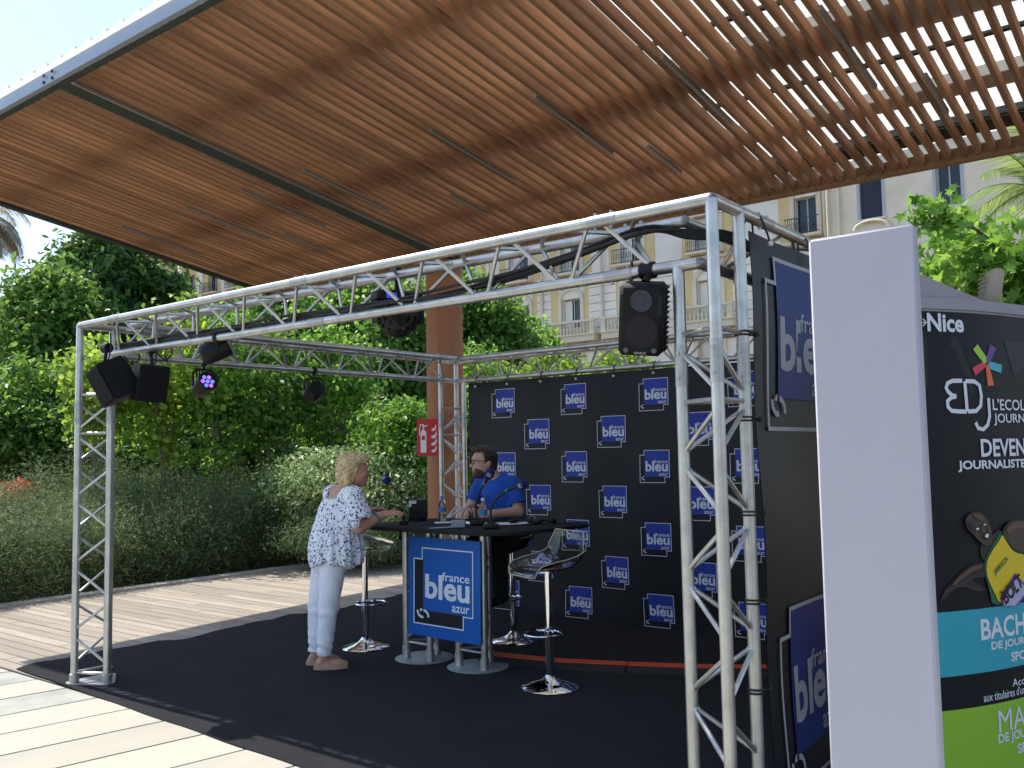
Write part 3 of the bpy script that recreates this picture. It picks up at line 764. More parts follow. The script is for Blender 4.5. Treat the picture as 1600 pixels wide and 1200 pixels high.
mat('teal_beads', (.06,.17,.16), .35)
# floral blouse
M = bpy.data.materials.new('blouse'); M.use_nodes = True; MATS['blouse'] = M; nt = M.node_tree; n = nt.nodes; Lk = nt.links; b = n['Principled BSDF']; b.inputs['Roughness'].default_value = .85
tc = n.new('ShaderNodeTexCoord'); nzd = n.new('ShaderNodeTexNoise'); nzd.inputs['Scale'].default_value = 70; Lk.new(tc.outputs['Object'], nzd.inputs['Vector'])
va = n.new('ShaderNodeVectorMath'); va.operation = 'MULTIPLY_ADD'; va.inputs[1].default_value = (.022,.022,.022); Lk.new(nzd.outputs['Color'], va.inputs[0]); Lk.new(tc.outputs['Object'], va.inputs[2])
prev = None
for sc_, th_, colr, cut in ((44, .36, (.06,.10,.30), .45), (58, .38, (.012,.018,.06), .5), (40, .2, (.40,.08,.14), .9)):
    vo = n.new('ShaderNodeTexVoronoi'); vo.inputs['Scale'].default_value = sc_; Lk.new(va.outputs[0], vo.inputs['Vector'])
    lt = n.new('ShaderNodeMath'); lt.operation = 'LESS_THAN'; lt.inputs[1].default_value = th_; Lk.new(vo.outputs['Distance'], lt.inputs[0])
    vc = n.new('ShaderNodeSeparateColor'); Lk.new(vo.outputs['Color'], vc.inputs[0]); gt = n.new('ShaderNodeMath'); gt.operation = 'GREATER_THAN'; gt.inputs[1].default_value = cut; Lk.new(vc.outputs[0], gt.inputs[0])
    mu = n.new('ShaderNodeMath'); mu.operation = 'MULTIPLY'; Lk.new(lt.outputs[0], mu.inputs[0]); Lk.new(gt.outputs[0], mu.inputs[1])
    mx = n.new('ShaderNodeMix'); mx.data_type = 'RGBA'; mx.inputs[6].default_value = (.80,.82,.88,1); mx.inputs[7].default_value = (*colr, 1)
    if prev: Lk.new(prev, mx.inputs[6])
    Lk.new(mu.outputs[0], mx.inputs[0]); prev = mx.outputs[2]
Lk.new(prev, b.inputs['Base Color'])

PR = math.atan2(RT[1], RT[0])           # local i axis = picture right, j = away, k = up
# ---------------- woman
WB = G(510, 1046); Wd = (math.cos(rad(38)), math.sin(rad(38))); Wr = (Wd[1], -Wd[0])
fR = frame(*Wd); hR = frame(.97, .22)
S = SDF((-.24,-.36,-.02), (.70,.42,1.66), .0075)
S.ell((.03,.03,.82), (.125,.150,.12), .04, fR).ell((.055,.02,.98), (.115,.145,.14), .05, fR).ell((.10,.01,1.16), (.115,.15,.15), .05, fR)
S.cone((.235,-.135,1.29), (.03,.15,1.29), .055, .055, .05)
S.chain([(.13,.0,1.28), (.165,.0,1.37)], [.062,.052], .03)
# legs
S.chain([(.065,-.045,.80), (.02,-.04,.43), (-.01,-.03,.09)], [.088,.058,.040], .03)
S.chain([(-.02,.10,.80), (-.085,.11,.43), (-.10,.12,.09)], [.088,.058,.040], .03)
S.chain([(-.035,-.035,.05), (.09,-.01,.035), (.14,.0,.03)], [.036,.034,.026], .02); S.chain([(-.125,.12,.05), (0,.15,.035), (.05,.16,.03)], [.036,.034,.026], .02)
# arms
S.chain([(.235,-.135,1.275), (.275,-.165,1.045), (.405,-.075,1.115), (.45,-.045,1.135)], [.056,.046,.034,.028], .02)
S.chain([(.02,.15,1.275), (.17,.26,1.06), (.30,.22,1.13), (.335,.20,1.15)], [.056,.046,.034,.028], .02)
hand(S, (.44,-.05,1.133), (.96,.1,.12), (-.1,.9,.3), (0,-.2,1), 1.0, .25); hand(S, (.33,.20,1.15), (.95,-.2,.1), (.1,-.9,.3), (0,0,1), 1.0, .5)
# head
hc = V3((.215,.0,1.462)); X = lambda f, l, u: hc+f*hR[:,0]+l*hR[:,1]+u*hR[:,2]
S.ell(hc+V3((0,0,.012)), (.098,.078,.112), .02, hR); S.ell(X(.035,0,-.055), (.062,.056,.066), .03, hR); S.cone(X(.082,0,.005), X(.108,0,-.026), .010, .014, .012)
S.ell(X(.074,0,-.098), (.022,.026,.018), .02, hR); S.ell(X(.090,0,-.052), (.014,.024,.007), .008, hR); S.ell(X(.090,0,-.066), (.013,.022,.007), .008, hR); S.ell(X(.083,0,.028), (.018,.05,.012), .015, hR)
for l in (-1, 1): S.ell(X(-.01,l*.078,-.01), (.02,.009,.03), .008, hR); S.ell(X(.07,l*.04,-.03), (.02,.02,.02), .02, hR)
woman = S.mesh('person', 'skin_w'); woman.location = (WB[0], WB[1], .008); woman.rotation_euler = (0, 0, PR)
tag(woman, 'standing woman in floral blouse and white trousers leaning over the table', 'person')
for l in (-1, 1):
    MB().ell(X(.079, l*.032, .008), (.012,.012,.010), 10, 6).build('eye', 'eyewhite', woman); MB().ell(X(.088, l*.032, .008), (.005,.005,.005), 8, 5).build('iris', 'iris', woman)
MB().ell(X(.099, 0, -.059), (.006,.018,.007), 10, 6, M=Matrix([list(r) for r in hR]).to_4x4()).build('lips', 'lips', woman)
# white trousers
S = SDF((-.24,-.2,.06), (.24,.3,.98), .0075)
S.ell((.035,.03,.82), (.146,.172,.165), .04, fR)
S.chain([(.068,-.045,.80), (.022,-.04,.43), (.0,-.033,.22), (-.012,-.03,.095)], [.100,.071,.060,.051], .02); S.chain([(-.025,.10,.80), (-.09,.11,.43), (-.1,.118,.22), (-.105,.12,.095)], [.100,.071,.060,.051], .02)
z = S.P[...,2]; S.disp(.003*np.sin(z*34+S.P[...,1]*60+S.P[...,0]*35)*np.clip(1.1-z, 0, 1)+.0045*np.sin(z*95+S.P[...,0]*40)*np.exp(-((z-.14)/.09)**2)+.004*np.sin(z*70+S.P[...,1]*50)*np.exp(-((z-.43)/.07)**2)); S.cut(.10-z)
S.mesh('trousers', 'jeans_white', woman)
# blouse
S = SDF((-.26,-.36,.70), (.46,.40,1.40), .0085)
S.ell((.072,.03,.86), (.198,.222,.29), .05, fR).ell((.09,.02,1.08), (.155,.185,.24), .06, fR)
S.cone((.225,-.125,1.285), (.03,.145,1.285), .068, .068, .05)
S.chain([(.235,-.14,1.275), (.275,-.168,1.125)], [.072,.098], .03); S.chain([(.02,.155,1.275), (.10,.23,1.13)], [.072,.095], .03)
P_ = S.P; th = np.arctan2(P_[...,1]-.03, P_[...,0]-.09); z = P_[...,2]
S.disp(.009*np.sin(th*13+1.5*np.sin(th*3))*np.clip((1.28-z)/.4, 0, 1)+.004*np.sin(th*29+z*9)*np.clip((1.3-z)/.3, 0, 1))
S.cut(.765+.018*np.sin(th*3+1)+.01*np.sin(th*9)-z)
sl1 = (1.125-.0+(.012*np.sin(th*22)))-z
S.cut(np.where((P_[...,0] > .30) | (P_[...,1] > .25), sl1, -1))
S.cut(-S.ed((.075,.01,1.36), (.115,.118,.135), hR))              # open round neckline
S.mesh('blouse', 'blouse', woman)
# curly blond hair
S = SDF((-.02,-.22,1.28), (.42,.22,1.66), .006)
S.ell(hc+V3((-.022,0,.038)), (.118,.108,.108), .03, hR).ell(X(-.06,0,-.045), (.075,.095,.085), .04, hR).ell(X(.045,0,.085), (.07,.08,.045), .03, hR)
P_ = S.P
S.disp(.010*np.sin(P_[...,0]*95+3*np.sin(P_[...,2]*45))*np.sin(P_[...,1]*90+1)*np.sin(P_[...,2]*80)+.006*np.sin(P_[...,0]*170+P_[...,2]*60)*np.sin(P_[...,2]*150+P_[...,1]*110))
f_ = (P_-hc)@hR[:,0]; u_ = (P_-hc)@hR[:,2]
S.cut(np.minimum(f_-.025-.25*(u_-.02), .055-u_)*.9)
S.mesh('hair', 'hair_blond', woman)
for cx, cy, a in ((-.035,-.035,.13), (-.125,.12,.28)):
    M4 = Matrix.Translation((cx, cy, 0)) @ Matrix.Rotation(a, 4, 'Z'); q = MB(); ks = 18; vs = []
    for (z, sx, o) in ((.002,1,0),(.014,1.02,0),(.036,.93,0),(.052,.84,0)):
        for k in range(ks):
            t = 2*math.pi*k/ks; c, s_ = math.cos(t), math.sin(t); x = .075+.128*c; w_ = .043*(1-.15*c)
            zz = z if c < -.2 else z*(1-.42*min(1, (c+.2)/1.2)); vs.append(tuple(M4 @ Vector((x*sx+.0*o, w_*s_*sx, zz))))
    q.add(vs, [(r*ks+k, r*ks+(k+1) % ks, (r+1)*ks+(k+1) % ks, (r+1)*ks+k) for r in range(3) for k in range(ks)]+[tuple(range(ks))[::-1]])
    sh = q.build('shoe', 'shoe_rose', woman)
    MB().ell(M4 @ Vector((.165,0,.047)), (.012,.02,.008), 8, 5).build('bow', 'shoe_rose', sh)
MB().path([V3((.395,-.082,1.11))+.040*(math.cos(a)*V3((.35,.2,-.9))+math.sin(a)*V3((-.45,.85,.1))) for a in np.linspace(0, 6.283, 20, endpoint=False)], .011, 8, closed=True).build('bracelet', 'teal_beads', woman)

# ---------------- man
MBs = G(803, 1003); fR = frame(-.55, -.83); hR = frame(-.93, -.36)
S = SDF((-.66,-.50,.0), (.28,.36,1.66), .0075)
S.ell((-.0,.03,.88), (.13,.16,.13), .05, fR).ell((-.05,.0,1.05), (.118,.148,.16), .06, fR).ell((-.10,-.02,1.22), (.112,.155,.15), .06, fR)
S.cone((.012,-.088,1.325), (-.255,.108,1.325), .050, .050, .05); S.chain([(-.135,-.01,1.33), (-.175,-.035,1.43)], [.066,.056], .03)
S.chain([(.020,-.095,1.31), (.058,-.14,1.085), (-.16,-.25,1.075), (-.20,-.26,1.072)], [.053,.045,.035,.029], .02)
S.chain([(-.262,.115,1.31), (-.36,.055,1.10), (-.37,-.12,1.085), (-.37,-.16,1.082)], [.053,.044,.035,.029], .02)
hand(S, (-.20,-.26,1.075), (-.97,-.05,.1), (.1,-.3,.9), (-.2,-.9,.2), 1.05, .35); hand(S, (-.37,-.16,1.082), (-.2,-.95,.05), (.8,0,.4), (0,0,1), 1.05, .45)
S.chain([(.05,-.05,.86), (-.12,-.36,.80), (-.10,-.36,.42), (-.06,-.33,.40)], [.09,.062,.045,.04], .03); S.chain([(-.08,.06,.86), (-.32,-.18,.80), (-.27,-.20,.42), (-.25,-.2,.40)], [.09,.062,.045,.04], .03)
hc = V3((-.225,-.06,1.498)); X = lambda f, l, u: hc+f*hR[:,0]+l*hR[:,1]+u*hR[:,2]
S.ell(hc+V3((0,0,.012)), (.102,.080,.118), .02, hR); S.ell(X(.035,0,-.06), (.066,.06,.07), .03, hR); S.cone(X(.088,0,.008), X(.114,0,-.028), .010, .014, .012)
S.ell(X(.078,0,-.108), (.024,.03,.02), .02, hR); S.ell(X(.094,0,-.058), (.014,.024,.007), .008, hR); S.ell(X(.093,0,-.074), (.013,.022,.007), .008, hR); S.ell(X(.087,0,.03), (.018,.052,.012), .015, hR)
for l in (-1, 1): S.ell(X(-.012,l*.082,-.008), (.022,.010,.033), .008, hR)
man = S.mesh('person', 'skin_m'); man.location = (MBs[0], MBs[1], .008); man.rotation_euler = (0, 0, PR)
tag(man, 'seated bearded man with glasses and blue t-shirt behind the table', 'person')
for l in (-1, 1):
    MB().ell(X(.083, l*.033, .008), (.012,.012,.010), 10, 6).build('eye', 'eyewhite', man); MB().ell(X(.092, l*.033, .008), (.0055,.0055,.0055), 8, 5).build('iris', 'iris', man)
MB().ell(X(.104, 0, -.066), (.006,.019,.008), 10, 6, M=Matrix([list(r) for r in hR]).to_4x4()).build('lips', 'lips', man)
q = MB()
for l in (-1, 1):
    q.path([X(.112, l*(.036+.027*math.cos(a)), .006+.021*math.sin(a)) for a in np.linspace(0, 6.283, 16, endpoint=False)], .003, 6, closed=True)
    q.path([X(.112, l*.063, .012), X(.09, l*.078, .014), X(.0, l*.087, .012), X(-.02, l*.086, 0)], .003, 6)
q.path([X(.114, -.009, .012), X(.116, 0, .015), X(.114, .009, .012)], .003, 6); q.build('glasses', 'frames', man)
S = SDF((-.42,-.26,1.36), (-.02,.14,1.70), .006)
S.ell(hc+V3((.005,0,.042)), (.112,.091,.103), .02, hR).ell(X(.05,0,.112), (.06,.065,.032), .02, hR).ell(X(-.055,0,-.02), (.06,.078,.075), .02, hR)
P_ = S.P; S.disp(.004*np.sin(P_[...,0]*210+3*np.sin(P_[...,2]*90))*np.sin(P_[...,1]*190)*np.sin(P_[...,2]*60))
f_ = (P_-hc)@hR[:,0]; u_ = (P_-hc)@hR[:,2]
S.cut(np.minimum(f_-.02-.15*(u_), .088-u_)*.9); S.mesh('hair', 'hair_brown', man)
S = SDF((-.42,-.26,1.33), (-.02,.14,1.56), .006)
S.ell(X(.036,0,-.062), (.0695,.0645,.0735), .02, hR).ell(X(.079,0,-.109), (.0265,.0325,.0225), .02, hR)
P_ = S.P; f_ = (P_-hc)@hR[:,0]; l_ = np.abs((P_-hc)@hR[:,1]); u_ = (P_-hc)@hR[:,2]
S.cut(u_+.045-.5*np.clip(l_-.035, 0, .05)); S.cut(-(np.sqrt((u_+.066)**2+(l_*.55)**2+np.minimum(0, f_-.07)**2)-.014)); S.cut(-f_-.005)
S.mesh('beard', 'beard_brown', man)
S = SDF((-.50,-.30,.80), (.24,.34,1.44), .0085)
S.ell((-.0,.03,.90), (.150,.178,.15), .05, fR).ell((-.05,.0,1.06), (.138,.165,.19), .06, fR).ell((-.10,-.02,1.23), (.130,.170,.155), .06, fR)
S.cone((.012,-.088,1.325), (-.255,.108,1.325), .062, .062, .05)
S.chain([(.020,-.095,1.31), (.052,-.128,1.16)], [.064,.070], .03); S.chain([(-.262,.115,1.31), (-.325,.08,1.17)], [.064,.068], .03)
P_ = S.P; z = P_[...,2]; S.disp(.005*np.sin(P_[...,0]*42+z*26)*np.clip((1.3-z)/.2, 0, 1)+.004*np.sin(z*55+P_[...,0]*30))
for a_, d_ in (((.053,-.13,1.155), (.13,-.15,-.98)), ((-.327,.079,1.165), (-.42,-.25,-.87))):
    d_ = V3(d_)/np.linalg.norm(d_); pr = (P_-V3(a_))@d_; near = np.linalg.norm(P_-V3(a_), axis=-1) < .13
    S.cut(np.where(near & ((P_[...,0] > .0) | (P_[...,0] < -.27)), pr, -1))
S.cut(-S.ed((-.165,-.035,1.43), (.082,.088,.085), hR)); S.mesh('tshirt', 'shirt_blue', man)
S = SDF((-.46,-.50,.38), (.28,.34,1.02), .009)
S.ell((-.0,.03,.90), (.165,.198,.12), .05, fR)
S.chain([(.05,-.05,.87), (-.12,-.36,.81), (-.10,-.36,.42)], [.108,.08,.068], .03); S.chain([(-.08,.06,.87), (-.32,-.18,.81), (-.27,-.20,.42)], [.108,.08,.068], .03)
S.mesh('trousers', 'trousers_black', man)
for cx, cy in ((-.09,-.35), (-.265,-.2)):
    MB().cbox(-.10, .16, -.045, .045, .36, .43, .03, M=Matrix.Translation((cx, cy, 0)) @ Matrix.Rotation(math.atan2(-.83, -.55), 4, 'Z')).build('shoe', 'shoe_black', man)

# ================================================================== THINGS ON THE TABLE
mat('black_plastic', (.009,.009,.010), .5, var=.15, spec=.3); mat('foam_blue', (.010,.018,.11), .85, bump=.5, bscale=150)
mat('pet', (.90,.95,.97), .04, trans=1.0, ior=1.2); mat('label_blue', (.05,.22,.55), .4); mat('cap_blue', (.03,.22,.60), .4); mat('cap_white', (.75,.75,.76), .4)
mat('paper', (.72,.71,.72), .7); mat('grey_box', (.28,.30,.33), .5); mat('brochure', (.45,.42,.36), .5, color2=(.12,.25,.40), vscale=45, var=.3)
mat('rubber', (.012,.012,.012), .6); mat('ring_orange', (.6,.12,.02), .5); mat('ring_green', (.02,.35,.10), .5)
TT = TZ1+.001
def on_table(x, y): return G(x, y, TT)
def bottle(label, px, py, capm, yy):
    P_ = onY(px, py, yy); t = thing('water_bottle', label, 'bottle', (P_[0], P_[1], TT), .4, 'water bottles on the table')
    MB().lathe([(.028,0),(.031,.006),(.031,.05),(.029,.055),(.031,.06),(.031,.13),(.026,.155),(.013,.178),(.0125,.188)], (0,0,0), 20).build('bottle_body', 'pet', t)
    MB().lathe([(.0318,.075),(.0318,.115)], (0,0,0), 20).build('label_band', 'label_blue', t)
    MB().lathe([(.0155,.182),(.0155,.203),(.013,.206)], (0,0,0), 16).build('cap', capm, t)
bottle('water bottle with blue cap on the left of the tabletop', 691, 806, 'cap_blue', 2.36)
bottle('water bottle with white cap in front of the seated man', 755, 806, 'cap_white', 2.22)
def mic(label, pts_px, yy, ringm, base=True, z0=None):
    P_ = [onY(x, y_, yy) for x, y_ in pts_px]
    b0 = P_[0]; bz = TT if base else b0[2]
    t = thing('microphone', label, 'microphone', (b0[0], b0[1], bz), 0, 'gooseneck microphones')
    lo = [V3(p)-np.array([b0[0], b0[1], bz]) for p in P_]
    if base: lo[0] = np.array([0, 0, .03])
    # smooth the neck
    pts = []
    for k in range(len(lo)-1):
        a, b_ = lo[k], lo[k+1]; pa = lo[max(k-1, 0)]; pb = lo[min(k+2, len(lo)-1)]
        for u in np.linspace(0, 1, 6, endpoint=False): pts.append(.5*((2*a)+(b_-pa)*u+(2*pa-5*a+4*b_-pb)*u*u+(-pa+3*a-3*b_+pb)*u**3))
    pts.append(lo[-1]); ax = pts[-1]-pts[-3]; ax /= np.linalg.norm(ax)
    if base: MB().cbox(-.055, .055, -.075, .075, 0, .034, .012, M=Matrix.Rotation(PR, 4, 'Z')).build('mic_base', 'black_plastic', t)
    nk = MB().path(pts, [.0085 if k < len(pts)*.7 else .011 for k in range(len(pts))], 10).build('gooseneck', 'rubber', t)
    c = pts[int(len(pts)*.72)]; MB().path([c-ax*.006, c+ax*.006], .0135, 12).build('colour_ring', ringm, nk)
    Q = Vector(ax).to_track_quat('Z', 'Y').to_matrix().to_4x4()
    e = pts[-1]; fo = MB().lathe([(.014,-.03),(.026,-.02),(.036,.005),(.038,.025),(.034,.045),(.022,.058),(.004,.062)], tuple(e), 20, M=Q).build('foam_cover', 'foam_blue', t)
    # small printed mark on the side facing the camera
    side_ = V3((-FW[0], -FW[1], -FW[2])); side_ = side_-ax*(side_@ax); side_ /= np.linalg.norm(side_); ot = np.cross(ax, side_)
    q = MB(); cc = e+ax*.025+side_*.0375
    for s_ in stroke([(-.016,-.012),(.016,-.012),(.016,.014),(-.016,.014)], .0022): q.flat(s_, lambda u, v, w: cc+ot*u+ax*v+side_*w, .001, 0)
    text_fit(q, 'bleu', -.012, .012, -.007, .008, lambda u, v, w: cc+ot*u+ax*v+side_*w, .0015, 0, .02); q.build('printed_mark', 'print_white', fo, smooth=False)
    return t
mic('blue foam gooseneck microphone nearest the seated man', [(745,808),(744,790),(750,768),(757,756),(763,744)], 2.17, 'ring_orange')
mic('blue foam gooseneck microphone leaning right in front of backdrop', [(768,814),(767,797),(775,780),(792,767),(812,758)], 1.97, 'ring_green')
mic('blue foam gooseneck microphone pointing at the standing woman', [(648,800),(638,785),(624,772),(613,760),(605,751)], 2.28, 'ring_orange')
# black recorder with white label, clamp and headset near the woman's hands
P_ = onY(652, 808, 2.28); t = thing('audio_recorder', 'black box recorder with white label near the standing woman', 'recorder', (P_[0], P_[1], TT), PR+.1)
MB().cbox(-.07, .08, -.06, .06, .02, .175, .008).build('housing', 'black_plastic', t); MB().lathe([(.075,0),(.075,.012),(.05,.022)], (0,0,0), 24).build('foot', 'black_plastic', t)
MB().cbox(-.066, -.006, -.0645, -.0605, .145, .170, .001).build('label_plate', 'paper', t); MB().cbox(-.066, -.048, -.0645, -.0605, .120, .144, .001).build('label_tab', 'paper', t)
for k in range(3): MB().lathe([(.009,0),(.008,.014),(.001,.015)], (0,0,0), 10, M=Matrix.Translation((-.03+.035*k, -.06, .07)) @ Matrix.Rotation(rad(90), 4, 'X')).build('knob', 'black_plastic', t)
P_ = onY(632, 812, 1.92); t = thing('clamp_arm', 'black microphone clamp on the left table edge', 'clamp', (P_[0], P_[1], TZ0-.06), PR)
MB().cbox(-.03, .03, -.03, .03, -.03, .0, .006).build('lower_jaw', 'black_plastic', t); MB().cbox(-.04, -.025, -.025, .025, -.03, .12, .004).build('clamp_body', 'black_plastic', t)
MB().cbox(-.04, .03, -.022, .022, .095, .125, .006).build('upper_jaw', 'black_plastic', t); MB().path([(0,0,.12),(-.01,0,.17),(-.03,0,.2)], .012, 8).build('arm', 'black_plastic', t); MB().ell((-.035,0,.205), (.03,.02,.022), 12, 8).build('head', 'black_plastic', t)
MB().path([(0,0,-.03),(0,0,-.10)], .006, 8).build('screw', 'chrome', t)
P_ = onY(716, 817, 1.93); t = thing('grey_box', 'small grey metal box near the front of the tabletop', 'box', (P_[0], P_[1], TT), PR)
MB().cbox(-.052, .052, -.03, .03, 0, .055, .003).build('shell', 'grey_box', t); MB().path([(.055,0,.03),(.085,-.01,.03)], .016, 12).build('connector', 'chrome', t)
P_ = onY(697, 823, 1.86); t = thing('leaflets', 'loose colourful leaflets on the front edge of the tabletop', 'leaflets', (P_[0], P_[1], TT), PR)
for k in range(5): MB().cbox(-.07, .07, -.03, .03, 0, .0016, .0005, M=Matrix.Translation((-.06+.035*k, .012*math.sin(k*2), .0017*k)) @ Matrix.Rotation(.5*math.sin(k*3), 4, 'Z')).build('leaflet', 'brochure', t)
P_ = onY(793, 810, 2.35); t = thing('papers', 'white papers lying beside the seated man\'s arm', 'papers', (P_[0], P_[1], TT), PR-.3)
for k in range(4): MB().cbox(-.12, .12, -.085, .085, 0, .0012, .0004, M=Matrix.Translation((.01*k, .012*k, .0013*k)) @ Matrix.Rotation(.12*k, 4, 'Z')).build('sheet', 'paper', t)
P_ = onY(693, 813, 2.2); t = thing('notepad', 'white notepad beside the blue capped bottle', 'notepad', (P_[0], P_[1], TT), PR+.2)
MB().cbox(-.07, .07, -.05, .05, 0, .008, .002).build('pages', 'paper', t); MB().cbox(-.072, .072, .046, .055, 0, .012, .002).build('binding', 'black_plastic', t)
def headphones(label, px, py, yy, rz_):
    P_ = onY(px, py, yy); t = thing('headphones', label, 'headphones', (P_[0], P_[1], TT), rz_, 'headphones lying on the table')
    MB().path([(.075*math.cos(a), .085*math.sin(a), .02+.004*math.sin(a)) for a in np.linspace(0, math.pi, 16)], .008, 8).build('headband', 'black_plastic', t)
    for sx in (-1, 1): MB().lathe([(.02,-.018),(.036,-.014),(.038,.006),(.03,.016),(.012,.016)], (sx*.075,-.01,.022), 18, M=Matrix.Rotation(.25*sx, 4, 'Y')).build('ear_cup', 'black_plastic', t)
headphones('black headphones lying beside the white papers', 818, 812, 2.42, .4); headphones('black headphones at the right end of the tabletop', 850, 815, 2.5, 1.4)
def cable(label, pts, r=.004, cat='cable', grp='cables on the table'):
    P_ = [V3(p) for p in pts]; o0 = P_[0].copy(); sm = []
    for k in range(len(P_)-1):
        a, b_ = P_[k], P_[k+1]; pa = P_[max(k-1, 0)]; pb = P_[min(k+2, len(P_)-1)]
        for u in np.linspace(0, 1, 7, endpoint=False): sm.append(.5*((2*a)+(b_-pa)*u+(2*pa-5*a+4*b_-pb)*u*u+(-pa+3*a-3*b_+pb)*u**3)-o0)
    sm.append(P_[-1]-o0); o = MB().path(sm, r, 7).build('cable', 'rubber'); o.location = tuple(o0); return tag(o, label, cat, grp)
tb = lambda x, y, dz=.005: (x, y, TT+dz)
cable('black cable looping over the hands of the seated man', [onY(722,808,2.2), onY(727,795,2.2), onY(735,792,2.2), onY(738,802,2.2), onY(738,812,2.2)], .003)
cable('black cable trailing across the left half of the tabletop', [tb(-3.62,2.1), tb(-3.5,2.0), tb(-3.35,2.05), tb(-3.2,1.98), tb(-3.05,2.05)])
cable('black cable winding towards the right end of the tabletop', [tb(-2.95,2.1), tb(-2.8,2.2), tb(-2.7,2.4), tb(-2.55,2.45), tb(-2.42,2.6)])
cable('thin cable hanging below the acrylic stool behind the woman', [onY(588,858,2.0), onY(596,868,2.0), onY(606,868,2.0), onY(614,850,2.05)], .003)

# ================================================================== SPEAKERS AND STAGE LIGHTS ON THE TRUSS
mat('speaker_black', (.008,.008,.009), .6, bump=.15, bscale=120, spec=.25); mat('cone', (.008,.008,.009), .7); mat('tweeter', (.03,.035,.05), .35)
mat('mesh_black', (.006,.006,.007), .7, spec=.2, bump=.6, bscale=300); mat('lens_purple', (.3,.12,.6), .15, emit=(.55,.18,.9), estr=.55); mat('lens_blue', (.12,.2,.6), .15, emit=(.2,.25,.9), estr=.5)
mat('led_green', (.05,.5,.3), .3, emit=(.05,.9,.5), estr=1.2); mat('blue_glow', (.02,.03,.5), .3, emit=(.05,.1,1.0), estr=.25); mat('lamp_grey', (.10,.10,.11), .45, metal=.3)
# studio monitor hanging near the right post
C0 = PD(1005, 497, 3.85); t = thing('hanging_speaker', 'black studio monitor hanging under the front beam by the right post', 'speaker', C0, 0)
Msp = Matrix.Rotation(PR-.28, 4, 'Z') @ Matrix.Rotation(rad(14), 4, 'X') @ Matrix.Rotation(rad(5), 4, 'Y')
def sp(mb_, name, mm, par=t): return mb_.build(name, mm, par)
cab = sp(MB().cbox(-.092, .092, -.085, .095, -.150, .150, .018, M=Msp), 'cabinet', 'speaker_black')
MW = lambda x, z, y=-.086: Msp @ Matrix.Translation((x, y, z)) @ Matrix.Rotation(rad(90), 4, 'X')
sp(MB().lathe([(.072,.0),(.072,.004),(.066,.004),(.055,-.012),(.024,-.020),(.022,-.012),(.001,-.008)], (0,0,0), 28, M=MW(0,-.045)), 'woofer', 'cone')
sp(MB().lathe([(.045,.0),(.045,.003),(.018,-.008),(.014,.0),(.001,.004)], (0,0,0), 24, M=MW(0,.08)), 'tweeter', 'tweeter')
for sx in (-1, 1):
    sp(MB().cbox(sx*.078-.008, sx*.078+.008, -.0875, -.084, .02, .105, .002, M=Msp), 'port_slot', 'cone'); sp(MB().lathe([(.011,0),(.011,.004),(.004,.005)], (0,0,0), 12, M=MW(sx*.058,-.125)), 'knob', 'lamp_grey')
for k in range(13): sp(MB().cbox(.090, .099, -.02, .10, -.135+k*.0215, -.126+k*.0215, .002, M=Msp), 'heat_fin', 'speaker_black')
q = MB(); text_fit(q, 'GENELEC', -.025, .028, -.141, -.132, lambda u, v, w: tuple(Msp @ Vector((u, -.0865-w, v))), .0005, 0, .015); q.build('maker_lettering', 'print_grey', cab, smooth=False)
tp = V3(tuple(Msp @ Vector((0,.02,.15)))); att = V3((C0[0]+.01, .125, H-TH))-C0
sp(MB().path([tp, tp+(att-tp)*.5+np.array([0.01,0,0]), att], .016, 8), 'hanging_bracket', 'black_plastic'); sp(MB().path([att+np.array([-.03,0,0]), att+np.array([.03,0,0])], .036, 14), 'pipe_clamp', 'black_plastic')
sp(MB().path([V3(tuple(Msp @ Vector((-.06,.02,.15)))), att+np.array([-.075,0,-.02]), att+np.array([-.08,0,.05])], .006, 7), 'power_lead', 'rubber')
# two stage speakers at the left corner
def wedge(label, px, py, dep, yaw, pit, roll, wx, wy, wz):
    C0 = PD(px, py, dep); t = thing('stage_speaker', label, 'speaker', C0, 0, 'black stage speakers on the left corner')
    R_ = Matrix.Rotation(PR+yaw, 4, 'Z') @ Matrix.Rotation(pit, 4, 'X') @ Matrix.Rotation(roll, 4, 'Y')
    poly = [(-wy,-wz),(wy*.75,-wz),(wy,-wz*.6),(wy,wz*.6),(wy*.75,wz),(-wy,wz)]
    MB().prism([(p[0], p[1]) for p in poly], 2*wx, lambda u, v, w: tuple(R_ @ Vector((-wx+w, u, v)))).build('cabinet', 'speaker_black', t, smooth=False)
    MB().cbox(-wx*.93, wx*.93, -wy-.012, -wy-.001, -wz*.93, wz*.93, .006, M=R_).build('grille', 'mesh_black', t)
    tp = V3(tuple(R_ @ Vector((0, 0, wz)))); a = np.array([tp[0]*.3, tp[1], H-TH-C0[2]])
    MB().path([tp, (tp+a)/2, a], .012, 8).build('yoke', 'black_plastic', t); MB().path([a-np.array([.03,0,0]), a+np.array([.03,0,0])], .034, 12).build('pipe_clamp', 'black_plastic', t)
    MB().path([tp+np.array([.04,0,0]), (tp+a)/2+np.array([.07,0,.05]), a+np.array([.05,0,.10])], .006, 6).build('lead', 'rubber', t)
wedge('black stage speaker leaning outward at the left post', 178, 596, 6.28, rad(-38), rad(22), rad(-16), .105, .10, .135)
wedge('black stage speaker hanging to the right of the leaning one', 234, 598, 6.35, rad(35), rad(10), rad(4), .10, .10, .125)
